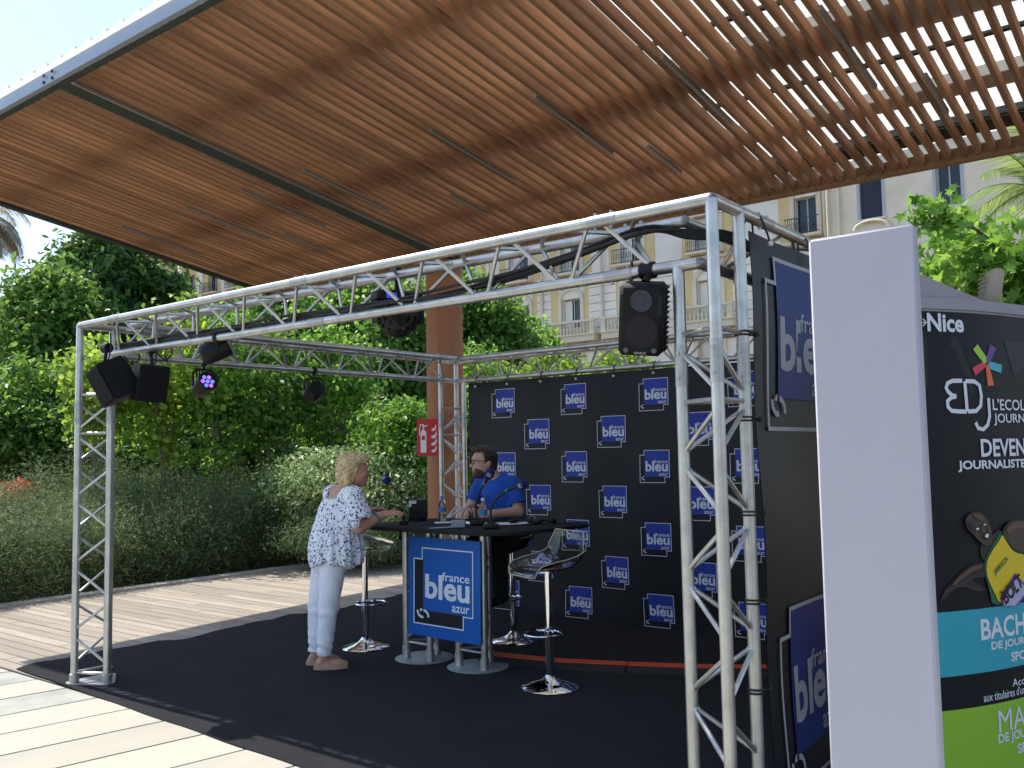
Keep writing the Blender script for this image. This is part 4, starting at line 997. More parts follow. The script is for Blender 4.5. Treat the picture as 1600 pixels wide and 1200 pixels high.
def par_light(label, px, py, dep, top, yaw, pit, lens='lens_purple', n_=7):
    C0 = PD(px, py, dep); t = thing('par_light', label, 'stage light', C0, 0, 'small stage lights on the truss')
    R_ = Matrix.Rotation(PR+yaw, 4, 'Z') @ Matrix.Rotation(pit, 4, 'X') @ Matrix.Rotation(rad(90), 4, 'X')
    MB().lathe([(.05,-.10),(.066,-.08),(.075,-.02),(.080,.05),(.080,.075),(.070,.075),(.068,.062),(.001,.06)], (0,0,0), 24, M=R_).build('housing', 'black_plastic', t)
    for k in range(n_):
        a = 2*math.pi*k/(n_-1); x, y_ = (0, 0) if k == n_-1 else (.042*math.cos(a), .042*math.sin(a))
        MB().lathe([(.017,.062),(.015,.071),(.006,.076),(.001,.077)], (0,0,0), 10, M=R_ @ Matrix.Translation((x, y_, 0))).build('lens', lens if k % 2 else 'lens_blue', t)
    yk = MB()
    Yk = Matrix.Rotation(PR+yaw, 4, 'Z')
    q = MB().path([tuple(Yk @ Vector(p)) for p in ((-.092,0,-.01),(-.094,0,.10),(-.06,0,.125),(.06,0,.125),(.094,0,.10),(.092,0,-.01))], .009, 6); q.build('yoke', 'black_plastic', t)
    for k in range(6): MB().tube(tuple(Yk @ Vector((-.06+.024*k, 0, .06))), tuple(Yk @ Vector((-.06+.024*k, 0, .125))), .006, 6).build('cooling_rib', 'black_plastic', t)
    tv = V3(top)-C0; MB().path([tuple(Yk @ Vector((0,0,.125))), tv*.5+np.array([0,0,.06]), tv], .012, 8).build('hook', 'black_plastic', t); MB().ell(tv, (.036,.036,.036), 12, 8).build('pipe_clamp', 'black_plastic', t)
    return t
bx = -L1+.124
p = onX(318, 572, bx); par_light('stage light with glowing purple lenses hanging from the left beam', 318, 602, depth_of(p)-.05, (p[0], p[1], H-TH), rad(50), rad(-25))
p = onX(490, 585, bx); par_light('dark stage light facing away on the middle of the left beam', 490, 613, depth_of(p), (p[0], p[1], H-TH), rad(165), rad(-25), 'blue_glow')
p = onY(340, 525, .125); par_light('black stage light hung inside the front beam near the left speakers', 338, 546, depth_of(p)+.1, (p[0], p[1], H-TH), rad(110), rad(-30), 'led_green', 3)
# moving head fixture in the middle of the front beam
C0 = PD(622, 497, 5.05); t = thing('moving_head_light', 'large black ribbed moving head light under the middle of the front beam', 'stage light', C0, 0)
R_ = Matrix.Rotation(PR+.5, 4, 'Z') @ Matrix.Rotation(rad(35), 4, 'X')
MB().lathe([(.001,-.10),(.05,-.098),(.082,-.07),(.10,-.02),(.104,.03),(.10,.06),(.07,.075),(.001,.078)], (0,0,0), 28, M=R_).build('head', 'black_plastic', t)
for k in range(16):
    a = 2*math.pi*k/16; MB().cbox(.088, .112, -.004, .004, -.045, .06, .002, M=R_ @ Matrix.Rotation(a, 4, 'Z')).build('cooling_rib', 'black_plastic', t)
MB().cbox(-.14, .14, -.06, .06, .085, .145, .012, M=Matrix.Rotation(PR+.5, 4, 'Z')).build('base', 'black_plastic', t)
for sx in (-1, 1): MB().cbox(sx*.125-.015, sx*.125+.015, -.045, .045, -.03, .09, .006, M=Matrix.Rotation(PR+.5, 4, 'Z')).build('arm', 'black_plastic', t)
MB().cbox(-.09, -.03, -.064, -.058, .098, .128, .002, M=Matrix.Rotation(PR+.5, 4, 'Z')).build('display', 'blue_glow', t); MB().tube((0,0,.14), (0,0,.30), .018, 10).build('hanging_clamp', 'black_plastic', t)
# cable bundle through the front beam
for k, (lab, off) in enumerate((('black cable lying lowest in the front beam', (0,0)), ('black cable running middle of the bundle in the front beam', (.02,.012)), ('black cable uppermost of the bundle in the front beam', (.005,.024)), ('black cable at the back of the bundle in the front beam', (.035,.004)))):
    pts = []
    for u in np.linspace(0, 1, 13):
        x = -4.7+u*4.3; sag = .008*math.sin(u*23+k*1.7)+.006*math.sin(u*41+k)
        z = H-TH+.034+off[1]+sag*.6+max(0, (u-.72)/.28)**1.5*.15; yy = .11+off[0]+.012*math.sin(u*17+k*2)+max(0, u-.8)*.35
        pts.append((x, yy, z))
    pts += [(-.24,.26,H-.04-.01*k), (-.10,.45,H-.05-.012*k), (-.09,.9,H-.15-.01*k)]
    cable(lab, pts, .0085, 'cable', 'cables in the front beam')
for k, (x0, lab) in enumerate(((-4.62, 'leftmost'), (-4.2, 'second'), (-1.9, 'middle'))):
    q = [(x0+.08*math.cos(a)*(1-.03*i_), .16+.05*math.sin(a*1.3), H-TH-.02+.07*math.sin(a)) for i_, a in enumerate(np.linspace(0, 12, 18))]
    cable('coil of spare black cable tied to the front beam, '+lab+' of three', q, .006, 'cable coil', 'cable coils on the beam')

# ================================================================== WHITE PANEL AND POSTER KIOSK (right)
mat('white_foam', (.435,.415,.455), .95, vscale=3.1, bump=.12, bscale=220, spec=.2, color2=(.465,.445,.485))
YP = -.45
a = onY(1262, 375, YP); b_ = onY(1427, 355, YP); c_ = onY(1463, 1200, YP); wp = b_[0]-a[0]
t = thing('white_panel', 'tall plain white panel standing in front of the side banner', 'panel', (a[0]+wp/2, YP+.03, 0))
MB().cbox(-wp/2, wp/2, -.03, .02, .03, a[2], .008).build('panel_board', 'white_foam', t)
MB().cbox(-wp/2-.05, wp/2+.05, -.2, .2, .0, .03, .006).build('foot_plate', 'alu_dull', t)
# curved poster wall of a kiosk
mat('kiosk_grey', (.30,.29,.32), .7, var=.06); mat('poster_black', (.010,.011,.014), .5, spec=.2); mat('poster_dark', (.026,.028,.030), .5, spec=.2)
mat('p_white', (.66,.67,.72), .5); mat('p_teal', (.025,.33,.42), .5); mat('p_green', (.25,.47,.03), .5); mat('p_lime', (.30,.55,.04), .5); mat('p_purple', (.11,.03,.24), .5)
mat('p_red', (.60,.03,.07), .5); mat('p_orange', (.70,.12,.02), .5); mat('p_cyan', (.04,.38,.50), .5); mat('p_skin', (.022,.012,.009), .5); mat('p_yellow', (.68,.48,.01), .5); mat('p_dkgreen', (.01,.12,.04), .5); mat('p_bib', (.40,.38,.55), .5)
mat('p_skinlit', (.10,.055,.038), .5); mat('p_neck', (.015,.010,.009), .5); mat('p_skinmid', (.045,.025,.018), .5)
KP = [PD(1405, 690, 3.62)]; NK = 60; step = 1.55/NK
for k in range(NK):
    u = k*step; hd = rad(41-20*min(1, u/.55)); KP.append(KP[-1]+np.array([math.sin(hd), math.cos(hd), 0])*step)
KP = np.array(KP); KP[:,2] = 0
def kn(s):
    i = min(max(int(s/step), 0), NK-1); f = s/step-i; p = KP[i]+(KP[i+1]-KP[i])*f; d = KP[i+1]-KP[i]; d = d/np.linalg.norm(d)
    return p, np.array([d[1], -d[0], 0])                 # point, outward normal (towards the viewer)
def kmap(s, z, w):
    p, nn = kn(s); q = p+nn*w; return (q[0], q[1], z)
_kx = []
for k in range(NK+1):
    d = KP[k]+np.array([0,0,1.55])-CAM; zz = d@FW; _kx.append(800+FPX*(d@RT)/zz)
def px2k(x, y):
    s = float(np.interp(x, _kx, np.arange(NK+1)*step))
    for _ in range(6):
        p, _n = kn(s); d = ray(x, y); A_ = np.array([[d[0], -1], [d[1], -1]])
        nn = _n; t_ = ((p-CAM)[:2]@nn[:2])/(d[:2]@nn[:2]); hit = CAM+t_*d
        dr = np.array([-nn[1], nn[0], 0]); s = float(np.clip(s+(hit-p)[:2]@dr[:2], 0, 1.54))
    return s, float(hit[2])
kio = thing('poster_kiosk', 'curved black advertising wall with white lettering and coloured bands', 'kiosk', (KP[30][0], KP[30][1], 0))
KO = np.array([KP[30][0], KP[30][1], 0])
def km(s, z, w): p = kmap(s, z, w); return (p[0]-KO[0], p[1]-KO[1], p[2])
ztop = px2k(1440, 484)[1]
def strip(name, mm, s0, s1, z0, z1, w0, w1=None, n_=24, zf0=None, zf1=None):
    q = MB(); S_ = np.linspace(s0, s1, n_+1); zz0 = [zf0(s) if zf0 else z0 for s in S_]; zz1 = [zf1(s) if zf1 else z1 for s in S_]
    if w1 is None:
        vs = [km(s, z, w0) for s, z in zip(S_, zz0)]+[km(s, z, w0) for s, z in zip(S_, zz1)]; n1 = n_+1
        q.add(vs, [(k, k+1, n1+k+1, n1+k) for k in range(n_)])
    else:
        n1 = n_+1; vs = [km(s, z, w) for w in (w0, w1) for zl in (zz0, zz1) for s, z in zip(S_, zl)]; fs = []
        for k in range(n_): fs += [(k, k+1, n1+k+1, n1+k), (2*n1+k, 2*n1+k+1, 3*n1+k+1, 3*n1+k), (k, k+1, 2*n1+k+1, 2*n1+k), (n1+k, n1+k+1, 3*n1+k+1, 3*n1+k)]
        for k in (0, n_): fs.append((k, n1+k, 3*n1+k, 2*n1+k))
        q.add(vs, fs)
    return q.build(name, mm, kio, smooth=True)
strip('wall_body', 'kiosk_grey', 0, 1.54, .0, ztop+.005, -.08, -.004)
sP = px2k(1437, 520)[0]
# top rail and rising header board
strip('top_rail', 'kiosk_grey', 0, 1.54, ztop+.006, ztop+.05, -.09, .004)
hs = [px2k(x, y) for x, y in ((1433,425),(1465,438),(1500,453),(1535,467),(1565,476))]
hx = [h_[0] for h_ in hs]; hz = [h_[1] for h_ in hs]
hf = lambda s: max(ztop+.052, float(np.interp(s, [0]+hx+[1.6], [hz[0]+.09]+hz+[ztop+.052])))
strip('header_board', 'kiosk_grey', 0, hx[-1]+.02, 0, 0, -.055, -.012, 24, lambda s: ztop+.051, lambda s: hf(s)+.0015)
zb_ = lambda y: px2k(1470, y)[1]
z1, z2, z3, z4 = zb_(957), zb_(1059), zb_(1112), .12
pl = lambda s: sP+.000*s
post_l = strip('poster_sheet', 'poster_black', sP, 1.52, .05, ztop-.004, -.002)
strip('teal_band', 'p_teal', sP, 1.52, z2, z1, .000); strip('green_band', 'p_green', sP, 1.52, z4, z3, .000)
def kpoly(name, mm, pts, w=.0010):
    if name.startswith('printed_') and 'bib' not in name:
        for _ in range(2): pts = [q_ for i_ in range(len(pts)) for q_ in ((.75*pts[i_][0]+.25*pts[(i_+1) % len(pts)][0], .75*pts[i_][1]+.25*pts[(i_+1) % len(pts)][1]), (.25*pts[i_][0]+.75*pts[(i_+1) % len(pts)][0], .25*pts[i_][1]+.75*pts[(i_+1) % len(pts)][1]))]
    q = MB(); q.flat([px2k(x, y) for x, y in pts], lambda s, z, ww: km(s, z, ww), w); return q.build(name, mm, kio, smooth=False)
kpoly('dark_facet', 'poster_dark', [(1437,527),(1495,527),(1520,592),(1522,614),(1440,614)], -.0006)
kpoly('dark_facet', 'poster_dark', [(1568,531),(1600,536),(1600,570),(1585,588)], -.0006); kpoly('dark_facet', 'poster_dark', [(1444,726),(1600,716),(1600,738),(1446,738)], -.0006)
def ktext(name, s, x0, x1, y0, y1, mm='p_white', bold=.03, ref=None, w=.0016):
    (sa, za), (sb, zb) = px2k(x0, y1), px2k(x1, y0); za = px2k(x0, y1)[1]; zb = px2k(x0, y0)[1]
    q = MB(); text_fit(q, s, sa, sb, za, zb, lambda u, v, ww: km(min(u, 1.53), v, ww), w, 0, bold, ref); return q.build(name, mm, kio, smooth=False)
ktext('lettering', 'Nice', 1449, 1504, 489, 518, bold=.03)
kpoly('arrow_mark', 'p_white', [(1438,503.5),(1445,503.5),(1441,498),(1442.5,497.5),(1448,504),(1442.5,510),(1441,509.5),(1445,504.8),(1438,504.8)])
for mm, pts in (('p_lime', [(1520,546),(1527,538),(1541,558),(1541,567),(1537,568)]), ('p_purple', [(1547,538),(1556,544),(1547,566),(1542,567),(1541,558)]), ('p_cyan', [(1548,565),(1565,570),(1564,583),(1548,577),(1543,568)]),
                ('p_orange', [(1541,570),(1545,570),(1553,602),(1543,603),(1540,574)]), ('p_red', [(1519,575),(1534,566),(1541,569),(1540,573),(1524,587)])):
    kpoly('emblem_petal', mm, pts)
# EDJ letters built from strokes
def kstroke(name, pts, wd, mm='p_white'):
    pp = [np.array(px2k(x, y)) for x, y in pts]; q = MB(); n_ = len(pp); Lf, Rg = [], []
    for i_ in range(n_):
        d = pp[min(i_+1, n_-1)]-pp[max(i_-1, 0)]; d = d/np.linalg.norm(d); nn = np.array([-d[1], d[0]]); Lf.append(pp[i_]+nn*wd); Rg.append(pp[i_]-nn*wd)
    vs = [km(p[0], p[1], .0014) for p in Lf+Rg]; q.add(vs, [(k, k+1, n_+k+1, n_+k) for k in range(n_-1)]); return q.build(name, mm, kio, smooth=False)
kstroke('lettering', [(1503,595),(1488,595),(1480,599),(1478,606),(1481,612),(1488,618),(1494,619)], .0085); kstroke('lettering', [(1494,619.5),(1486,621),(1480,627),(1481,636),(1487,642),(1500,643),(1510,643)], .0085)
kstroke('lettering', [(1507,596),(1511,643)], .0085); kstroke('lettering', [(1508,595.5),(1522,596),(1530,602),(1533,618),(1532,634),(1525,642),(1512,643)], .0085)
kstroke('lettering', [(1544,622),(1546,650),(1543,664),(1536,671),(1528,669),(1524,660)], .0085)
ktext('lettering', "L'ECOLE DE", 1551, 1600, 623, 641, bold=.012, ref="L'ECOL"); ktext('lettering', 'JOURNALISME', 1553, 1600, 646, 665, bold=.012, ref='JOURN')
ktext('lettering', 'DEVENEZ', 1533, 1601, 686, 714, bold=.024, ref='DEVEN'); ktext('lettering', 'JOURNALISTE', 1497, 1601, 720, 738, bold=.03)
ktext('lettering', 'BACHELOR', 1533, 1601, 967, 1001, bold=.024, ref='BACH'); ktext('lettering', 'DE JOURNALISME', 1549, 1601, 1003, 1019, bold=.03, ref='DE JOUR'); ktext('lettering', 'SPORTIF', 1580, 1602, 1019, 1034, bold=.03, ref='SPO')
ktext('lettering', 'Acc', 1582, 1600, 1061, 1073, bold=.005); ktext('lettering', "aux titulaires d'un", 1537, 1601, 1083, 1097, bold=.002)
ktext('lettering', 'MASTER', 1561, 1601, 1110, 1145, bold=.0, ref='MA', w=.0017); ktext('lettering', 'DE JOURNALISME', 1560, 1602, 1147, 1166, bold=.03, ref='DE JOU'); ktext('lettering', 'SPORTIF', 1590, 1603, 1162, 1178, bold=.03, ref='SP')
# printed sports photograph: an athlete in a yellow vest (flat shapes)
PT = lambda *pp: [(1260+x/2.668, 750+y/2.668) for x, y in pp]
kpoly('printed_arm', 'p_skin', PT((553,508),(575,455),(628,395),(662,365),(700,345),(742,343),(740,375),(745,410),(705,402),(683,420),(722,438),(745,462),(700,462),(650,442),(612,452),(578,492)), .003)
kpoly('printed_highlight', 'p_skinlit', PT((600,435),(640,392),(690,356),(735,352),(725,368),(690,378),(650,408),(615,440)), .0055)
kpoly('printed_vest', 'p_dkgreen', PT((735,345),(762,288),(790,245),(808,200),(838,252),(862,288),(907,300),(907,520),(770,524),(765,480),(742,400)), .0045)
kpoly('printed_vest', 'p_yellow', PT((742,345),(768,292),(797,255),(810,222),(828,258),(852,295),(880,308),(907,308),(907,518),(802,522),(778,470),(748,410)), .0075)
kpoly('printed_shoulder', 'p_skinmid', PT((806,215),(825,182),(852,168),(912,168),(912,305),(880,300),(850,282),(820,245)), .0105)
kpoly('printed_highlight', 'p_skinlit', PT((818,205),(840,180),(875,172),(907,176),(907,200),(870,198),(845,210),(830,225)), .013)
kpoly('printed_neck', 'p_neck', PT((722,262),(756,240),(790,212),(806,203),(804,245),(772,290),(742,340),(724,322)), .003)
kpoly('printed_head', 'p_skinmid', PT((652,172),(664,146),(690,132),(718,133),(742,155),(756,185),(764,218),(766,252),(750,274),(726,268),(704,246),(686,224),(664,206)), .0105)
kpoly('printed_highlight', 'p_skinlit', PT((680,146),(700,138),(722,146),(736,168),(722,170),(700,160)), .013)
kpoly('printed_highlight', 'p_skinlit', PT((716,192),(724,186),(732,206),(738,214),(730,222),(720,214)), .013); kpoly('printed_highlight', 'p_skinlit', PT((744,190),(754,200),(758,225),(750,226),(744,210)), .013)
kpoly('printed_shade', 'p_neck', PT((660,176),(672,168),(690,192),(700,222),(688,216),(670,198)), .013); kpoly('printed_shade', 'p_neck', PT((720,228),(748,212),(758,228),(752,246),(736,250)), .0135)
kpoly('printed_mouth', 'p_white', PT((728,230),(744,219),(748,234),(736,242)), .0155); kpoly('printed_eye', 'p_white', PT((692,202),(706,196),(708,204),(696,208)), .0155); kpoly('printed_eye', 'p_white', PT((724,184),(734,180),(736,186),(727,189)), .0155)
kpoly('printed_bib', 'p_purple', PT((800,488),(860,388),(907,440),(907,482),(868,522),(806,522)), .0105); kpoly('printed_bib', 'p_bib', PT((808,500),(862,408),(900,445),(900,470),(858,522),(812,522)), .013)
for word, p0, p1, hgt, mm in (('BOLT', (818,520), (892,438), .42, 'print_black'), ('JAMAICA', (782,402), (836,338), .28, 'p_dkgreen')):
    cA, cB = np.array(px2k(*PT(p0)[0])), np.array(px2k(*PT(p1)[0])); dd = cB-cA; nn_ = np.array([-dd[1], dd[0]])*hgt
    q = MB(); text_fit(q, word, 0, 1, 0, 1, lambda u, v, ww: km(*(cA+dd*u+nn_*v), ww), .0155 if word == 'BOLT' else .010, 0, .02); q.build('printed_lettering', mm, kio, smooth=False)
# beige lamp housing above the kiosk
mat('beige_plastic', (.40,.35,.27), .6, var=.1)
LP = PD(1547, 449, 5.2); t = thing('lamp_housing', 'beige rounded lamp housing on a pole behind the poster kiosk', 'lamp', (LP[0], LP[1], 0))
Ml = Matrix.Translation((0, 0, LP[2])) @ Matrix.Rotation(PR, 4, 'Z') @ Matrix.Rotation(rad(8), 4, 'Y')
ks = 16; vs = []
for z, rx, ry, ox in ((-.105,.034,.04,.0),(-.095,.045,.05,0),(-.06,.053,.06,0),(.03,.05,.06,.008),(.09,.034,.05,.024),(.108,.02,.03,.03)):
    for k in range(ks): an = 2*math.pi*k/ks; vs.append(tuple(Ml @ Vector((ox+rx*abs(math.cos(an))**.6*math.copysign(1, math.cos(an)), ry*abs(math.sin(an))**.6*math.copysign(1, math.sin(an)), z))))
MB().add(vs, [(r_*ks+k, r_*ks+(k+1) % ks, (r_+1)*ks+(k+1) % ks, (r_+1)*ks+k) for r_ in range(5) for k in range(ks)]+[tuple(range(ks))[::-1], tuple(5*ks+k for k in range(ks))]).build('housing', 'beige_plastic', t)
for k in range(5): MB().cbox(-.05+.0, -.046, -.045, .045, -.06+.025*k, -.05+.025*k, .001, M=Ml).build('vent_rib', 'beige_plastic', t)
MB().tube((0,0,0), (0,0,LP[2]-.1), .022, 10).build('pole', 'alu_dull', t)

# ================================================================== BUILDINGS
mat('render_cream', (.70,.64,.50), .9, var=.13, vscale=.45, bump=.1, bscale=8); mat('render_white', (.78,.74,.64), .9, var=.13, vscale=.45); mat('render_yellow', (.68,.52,.25), .9, var=.13, vscale=.45)
mat('moulding', (.66,.60,.46), .85, var=.08, vscale=5); mat('render_plain', (.76,.68,.52), .9, var=.13, vscale=.45); mat('glass_dark', (.018,.02,.026), .12, spec=.6); mat('winframe', (.42,.45,.50), .5)
mat('iron', (.03,.035,.045), .5); mat('shutter_blue', (.025,.035,.065), .6); mat('roof_tile', (.30,.14,.08), .8, var=.2)
BY = 48.0
def facade(root_loc, x0, x1, z1, openings, wallm, root, panels=()):
    """front wall with real openings, reveals and closed back; coordinates relative to root"""
    xs = sorted({x0, x1}|{v for o in openings for v in o[:2]}); zs = sorted({0, z1}|{v for o in openings for v in o[2:4]})
    q = MB()
    for i_ in range(len(xs)-1):
        for j_ in range(len(zs)-1):
            cx, cz = (xs[i_]+xs[i_+1])/2, (zs[j_]+zs[j_+1])/2
            if any(o[0] < cx < o[1] and o[2] < cz < o[3] for o in openings): continue
            q.add([(xs[i_],0,zs[j_]),(xs[i_+1],0,zs[j_]),(xs[i_+1],0,zs[j_+1]),(xs[i_],0,zs[j_+1])], [(0,1,2,3)])
    for a, b_, c, d in [o[:4] for o in openings]:
        q.add([(a,0,c),(b_,0,c),(b_,0,d),(a,0,d),(a,.45,c),(b_,.45,c),(b_,.45,d),(a,.45,d)], [(0,1,5,4),(1,2,6,5),(2,3,7,6),(3,0,4,7)])
    q.add([(x0,0,0),(x0,12,0),(x0,12,z1),(x0,0,z1)], [(0,1,2,3)]); q.add([(x1,0,0),(x1,12,0),(x1,12,z1),(x1,0,z1)], [(0,1,2,3)]); q.add([(x0,12,0),(x1,12,0),(x1,12,z1),(x0,12,z1)], [(0,1,2,3)])
    return q.build('wall', wallm, root, smooth=False)
def window(root, a, b_, c, d, kind):
    w = MB().box(a, b_, .42, .44, c, d).build('window', 'glass_dark', root, smooth=False)
    f = .07; q = MB().box(a, a+f, .36, .42, c, d).box(b_-f, b_, .36, .42, c, d).box(a+f, b_-f, .36, .42, d-f, d); q.box((a+b_)/2-.04, (a+b_)/2+.04, .36, .42, c, d-f).build('window_frame', 'winframe', w, smooth=False)
    if kind == 'half':    # one pale leaf swung open
        MB().box(a+.05, a+(b_-a)*.42, .30, .34, c, d-.1).build('window_leaf', 'render_white', w, smooth=False)
    if kind == 'shutter':
        q = MB().box(a+.06, b_-.06, .12, .16, c+.05, d-.06)
        for k in range(int((d-c-.3)/.14)): q.box(a+.12, b_-.12, .09, .12, c+.15+k*.14, c+.22+k*.14)
        q.build('shutter', 'shutter_blue', w, smooth=False)
    return w
def surround(root, a, b_, c, d, arch=False, crest=False):
    q = MB(); m_ = .28
    q.box(a-m_, a, -.10, .05, c, d).box(b_, b_+m_, -.10, .05, c, d)
    if arch:
        n_ = 14; cx = (a+b_)/2; r0 = (b_-a)/2; vs = []
        for rr_ in (r0, r0+m_):
            for yy in (-.12, .05): vs += [(cx+rr_*math.cos(t), yy, d-.02+rr_*.75*math.sin(t)) for t in np.linspace(0, math.pi, n_+1)]
        n1 = n_+1; fs = []
        for k in range(n_): fs += [(k, k+1, 2*n1+k+1, 2*n1+k), (k, k+1, n1+k+1, n1+k), (2*n1+k, 2*n1+k+1, 3*n1+k+1, 3*n1+k)]
        q.add(vs, fs)
    else: q.box(a-m_-.1, b_+m_+.1, -.16, .05, d, d+.3)
    o = q.build('window_surround', 'moulding', root, smooth=False)
    if crest:
        r_ = random.Random(int(a*10)); e = MB(); cx = (a+b_)/2; zc = d+(.72*(b_-a)/2+.5 if arch else .65)
        for k in range(18):
            t = r_.uniform(-1, 1); e.ell((cx+t*.75, -.14, zc+.28*math.cos(t*2.4)+r_.uniform(-.16,.16)), (r_.uniform(.08,.2), .12, r_.uniform(.07,.17)), 8, 6)
        e.build('carved_crest', 'moulding', o)
    q = MB().box(a-m_-.08, b_+m_+.08, -.2, .05, c-.16, c).build('sill', 'moulding', o, smooth=False)
def iron_balcony(root, a, b_, c):
    q = MB().box(a, b_, -.75, 0, c-.14, c).build('balcony', 'moulding', root, smooth=False)
    r_ = MB().box(a, b_, -.73, -.69, c+.92, c+.97).box(a, b_, -.73, -.69, c+.06, c+.1)
    x = a+.03
    while x < b_-.02:
        r_.box(x, x+.022, -.72, -.70, c, c+.94); x += .13
    x = a+.1
    while x < b_-.25:
        r_.path([(x+.11+.09*math.cos(t), -.71, c+.5+.16*math.sin(t)) for t in np.linspace(0, 6.28, 10, endpoint=False)], .014, 4, closed=True); x += .26
    r_.build('railing', 'iron', q, smooth=False)
def balustrade(root, a, b_, c):
    q = MB().box(a, b_, -.9, 0, c-.45, c-.05).box(a-.05, b_+.05, -1.0, 0, c-.05, c+.05).build('balcony', 'moulding', root, smooth=False)
    MB().box(a-.05, b_+.05, -.98, -.72, c+.82, c+.98).box(a, a+.35, -.95, -.75, c+.05, c+.82).box(b_-.35, b_, -.95, -.75, c+.05, c+.82).build('handrail', 'moulding', q, smooth=False)
    x = a+.52
    while x < b_-.45:
        MB().lathe([(.06,0),(.06,.06),(.04,.1),(.085,.28),(.05,.52),(.04,.62),(.06,.70),(.06,.77)], (x,-.85,c+.05), 8).build('baluster', 'moulding', q); x += .27
bA = thing('apartment_building', 'ornate cream and yellow apartment building with balconies behind the booth', 'building', (-33, BY, 0))
OFF = -33
colsA = [(-42.9,1.7),(-38.0,1.75),(-33.55,1.55),(-28.7,1.55),(-23.3,1.6),(-17.1,1.3)]
opsA = []; floors = [2.2, 6.0, 9.9, 13.65, 17.4]
for cx, w_ in colsA:
    for f in floors: opsA.append((cx-OFF-w_/2, cx-OFF+w_/2, f, f+(2.3 if f != 9.9 else 2.05), cx, f))
facade(None, -52-OFF, -15.75-OFF, 21.5, opsA, 'render_white', bA)
for a, b_, c, d, cx, f in opsA:
    window(bA, a, b_, c, d, 'half' if cx > -40 and cx < -20 else '')
    surround(bA, a, b_, c, d, arch=(f == 9.9 or cx > -18), crest=(f in (9.9,)))
    if f in (13.65, 17.4): iron_balcony(bA, a-.35, b_+.35, f)
    if f == 9.9 and cx < -20: balustrade(bA, a-1.15, b_+1.6 if cx < -30 else b_+1.1, f-.6)
for cx, w_ in colsA:      # yellow bays and rusticated piers
    MB().box(cx-OFF-w_/2-.95, cx-OFF-w_/2-.28, -.035, .0, 8.6, 17.2).box(cx-OFF+w_/2+.28, cx-OFF+w_/2+.95, -.035, .0, 8.6, 17.2).build('yellow_panel', 'render_yellow', bA, smooth=False)
for x0, x1 in ((-32.1,-29.9), (-36.4,-35.2), (-27.2,-25.1), (-21.7,-18.6)):
    z = 8.7
    while z < 13.2:
        MB().cbox(x0-OFF, x1-OFF, -.09, -.001, z, z+.50, .03).build('rusticated_block', 'render_white', bA, smooth=False); z += .545
for z, h_, pr in ((8.3,.25,.3), (13.2,.2,.22), (17.0,.2,.22), (20.9,.6,.7)): MB().box(-52-OFF, -15.75-OFF, -pr, -.001, z, z+h_).build('cornice', 'moulding', bA, smooth=False)
for x in (-40.6, -35.9, -30.95, -15.95): MB().tube((x-OFF,-.2,0), (x-OFF,-.2,20.5), .09, 8).build('drainpipe', 'moulding', bA)
MB().box(-52.3-OFF, -15.6-OFF, -.6, 12.3, 21.5, 22.0).build('roof', 'roof_tile', bA, smooth=False)
bB = thing('apartment_building', 'plain cream apartment building with blue shutters at the right', 'building', (-3, BY-.8, 0))
opsB = [(cx+3-.58, cx+3+.58, f, f+2.3, cx, f) for cx in (-13.2,-9.3,-5.2,-1.0,3.2) for f in (2.4, 6.2, 10.0, 13.85, 17.5)]
facade(None, -12.65, 16, 22, opsB, 'render_plain', bB)
for a, b_, c, d, cx, f in opsB:
    w = window(bB, a, b_, c, d, 'shutter' if (f == 13.85 and cx < -12) or (cx > -6 and f != 10.0) else '')
    q = MB(); q.box(a-.18, b_+.18, -.1, .05, c-.12, c); q.build('sill', 'moulding', w, smooth=False)
    q = MB().box(a-.16, a, -.03, .05, c, d).box(b_, b_+.16, -.03, .05, c, d).box(a-.16, b_+.16, -.03, .05, d, d+.16); q.build('window_surround', 'winframe' if f == 13.85 else 'moulding', w, smooth=False)
    if f == 10.0:
        q = MB(); cx_ = (a+b_)/2; r_ = random.Random(int(cx*7))
        q.box(a-.45, b_+.45, -.35, .0, d+.75, d+.95)
        for sx in (-1, 1): q.box(cx_+sx*.85-.13, cx_+sx*.85+.13, -.25, 0, d-.1, d+.75)
        for k in range(14): t_ = r_.uniform(-1, 1); q.ell((cx_+t_*.6, -.12, d+.45+.12*math.cos(t_*3)+r_.uniform(-.1,.1)), (.14,.1,.1), 8, 6)
        q.path([(cx_+.9*math.cos(t), -.2, d+.95+.45*math.sin(t)) for t in np.linspace(0, math.pi, 12)], .09, 6)
        q.build('carved_pediment', 'moulding', w, smooth=False)
MB().tube((-11.9,-.15,0), (-11.9,-.15,21), .09, 8).build('drainpipe', 'moulding', bB); MB().tube((-12.5,-.15,0), (-12.5,-.15,21), .1, 8).build('drainpipe', 'moulding', bB)
MB().box(-12.9, 16.4, -.6, 12, 22, 22.6).build('roof', 'roof_tile', bB, smooth=False)
bC = thing('apartment_building', 'pale apartment building with dark balcony railings far behind the left trees', 'building', (-80, BY+1, 0))
opsC = [(cx+80-.8, cx+80+.8, f, f+2.3, cx, f) for cx in (-92,-88,-84.5,-81.2,-77.2,-73,-69,-65,-61) for f in (6.5, 10.2, 14.0, 17.8, 21.4)]
facade(None, -15, 22, 23.2, opsC, 'render_yellow', bC)
for a, b_, c, d, cx, f in opsC:
    w = window(bC, a, b_, c, d, ''); 
    if f in (17.8, 14.0): iron_balcony(bC, a-.5, b_+.5, c)
for cx in (-86.2,-82.9,-79.2,-75): MB().box(cx+80-.45, cx+80+.45, -.2, -.001, 5, 21).build('pilaster', 'render_white', bC, smooth=False)
MB().box(-16, 23, -1.8, 12, 23.2, 23.8).build('roof', 'render_white', bC, smooth=False)

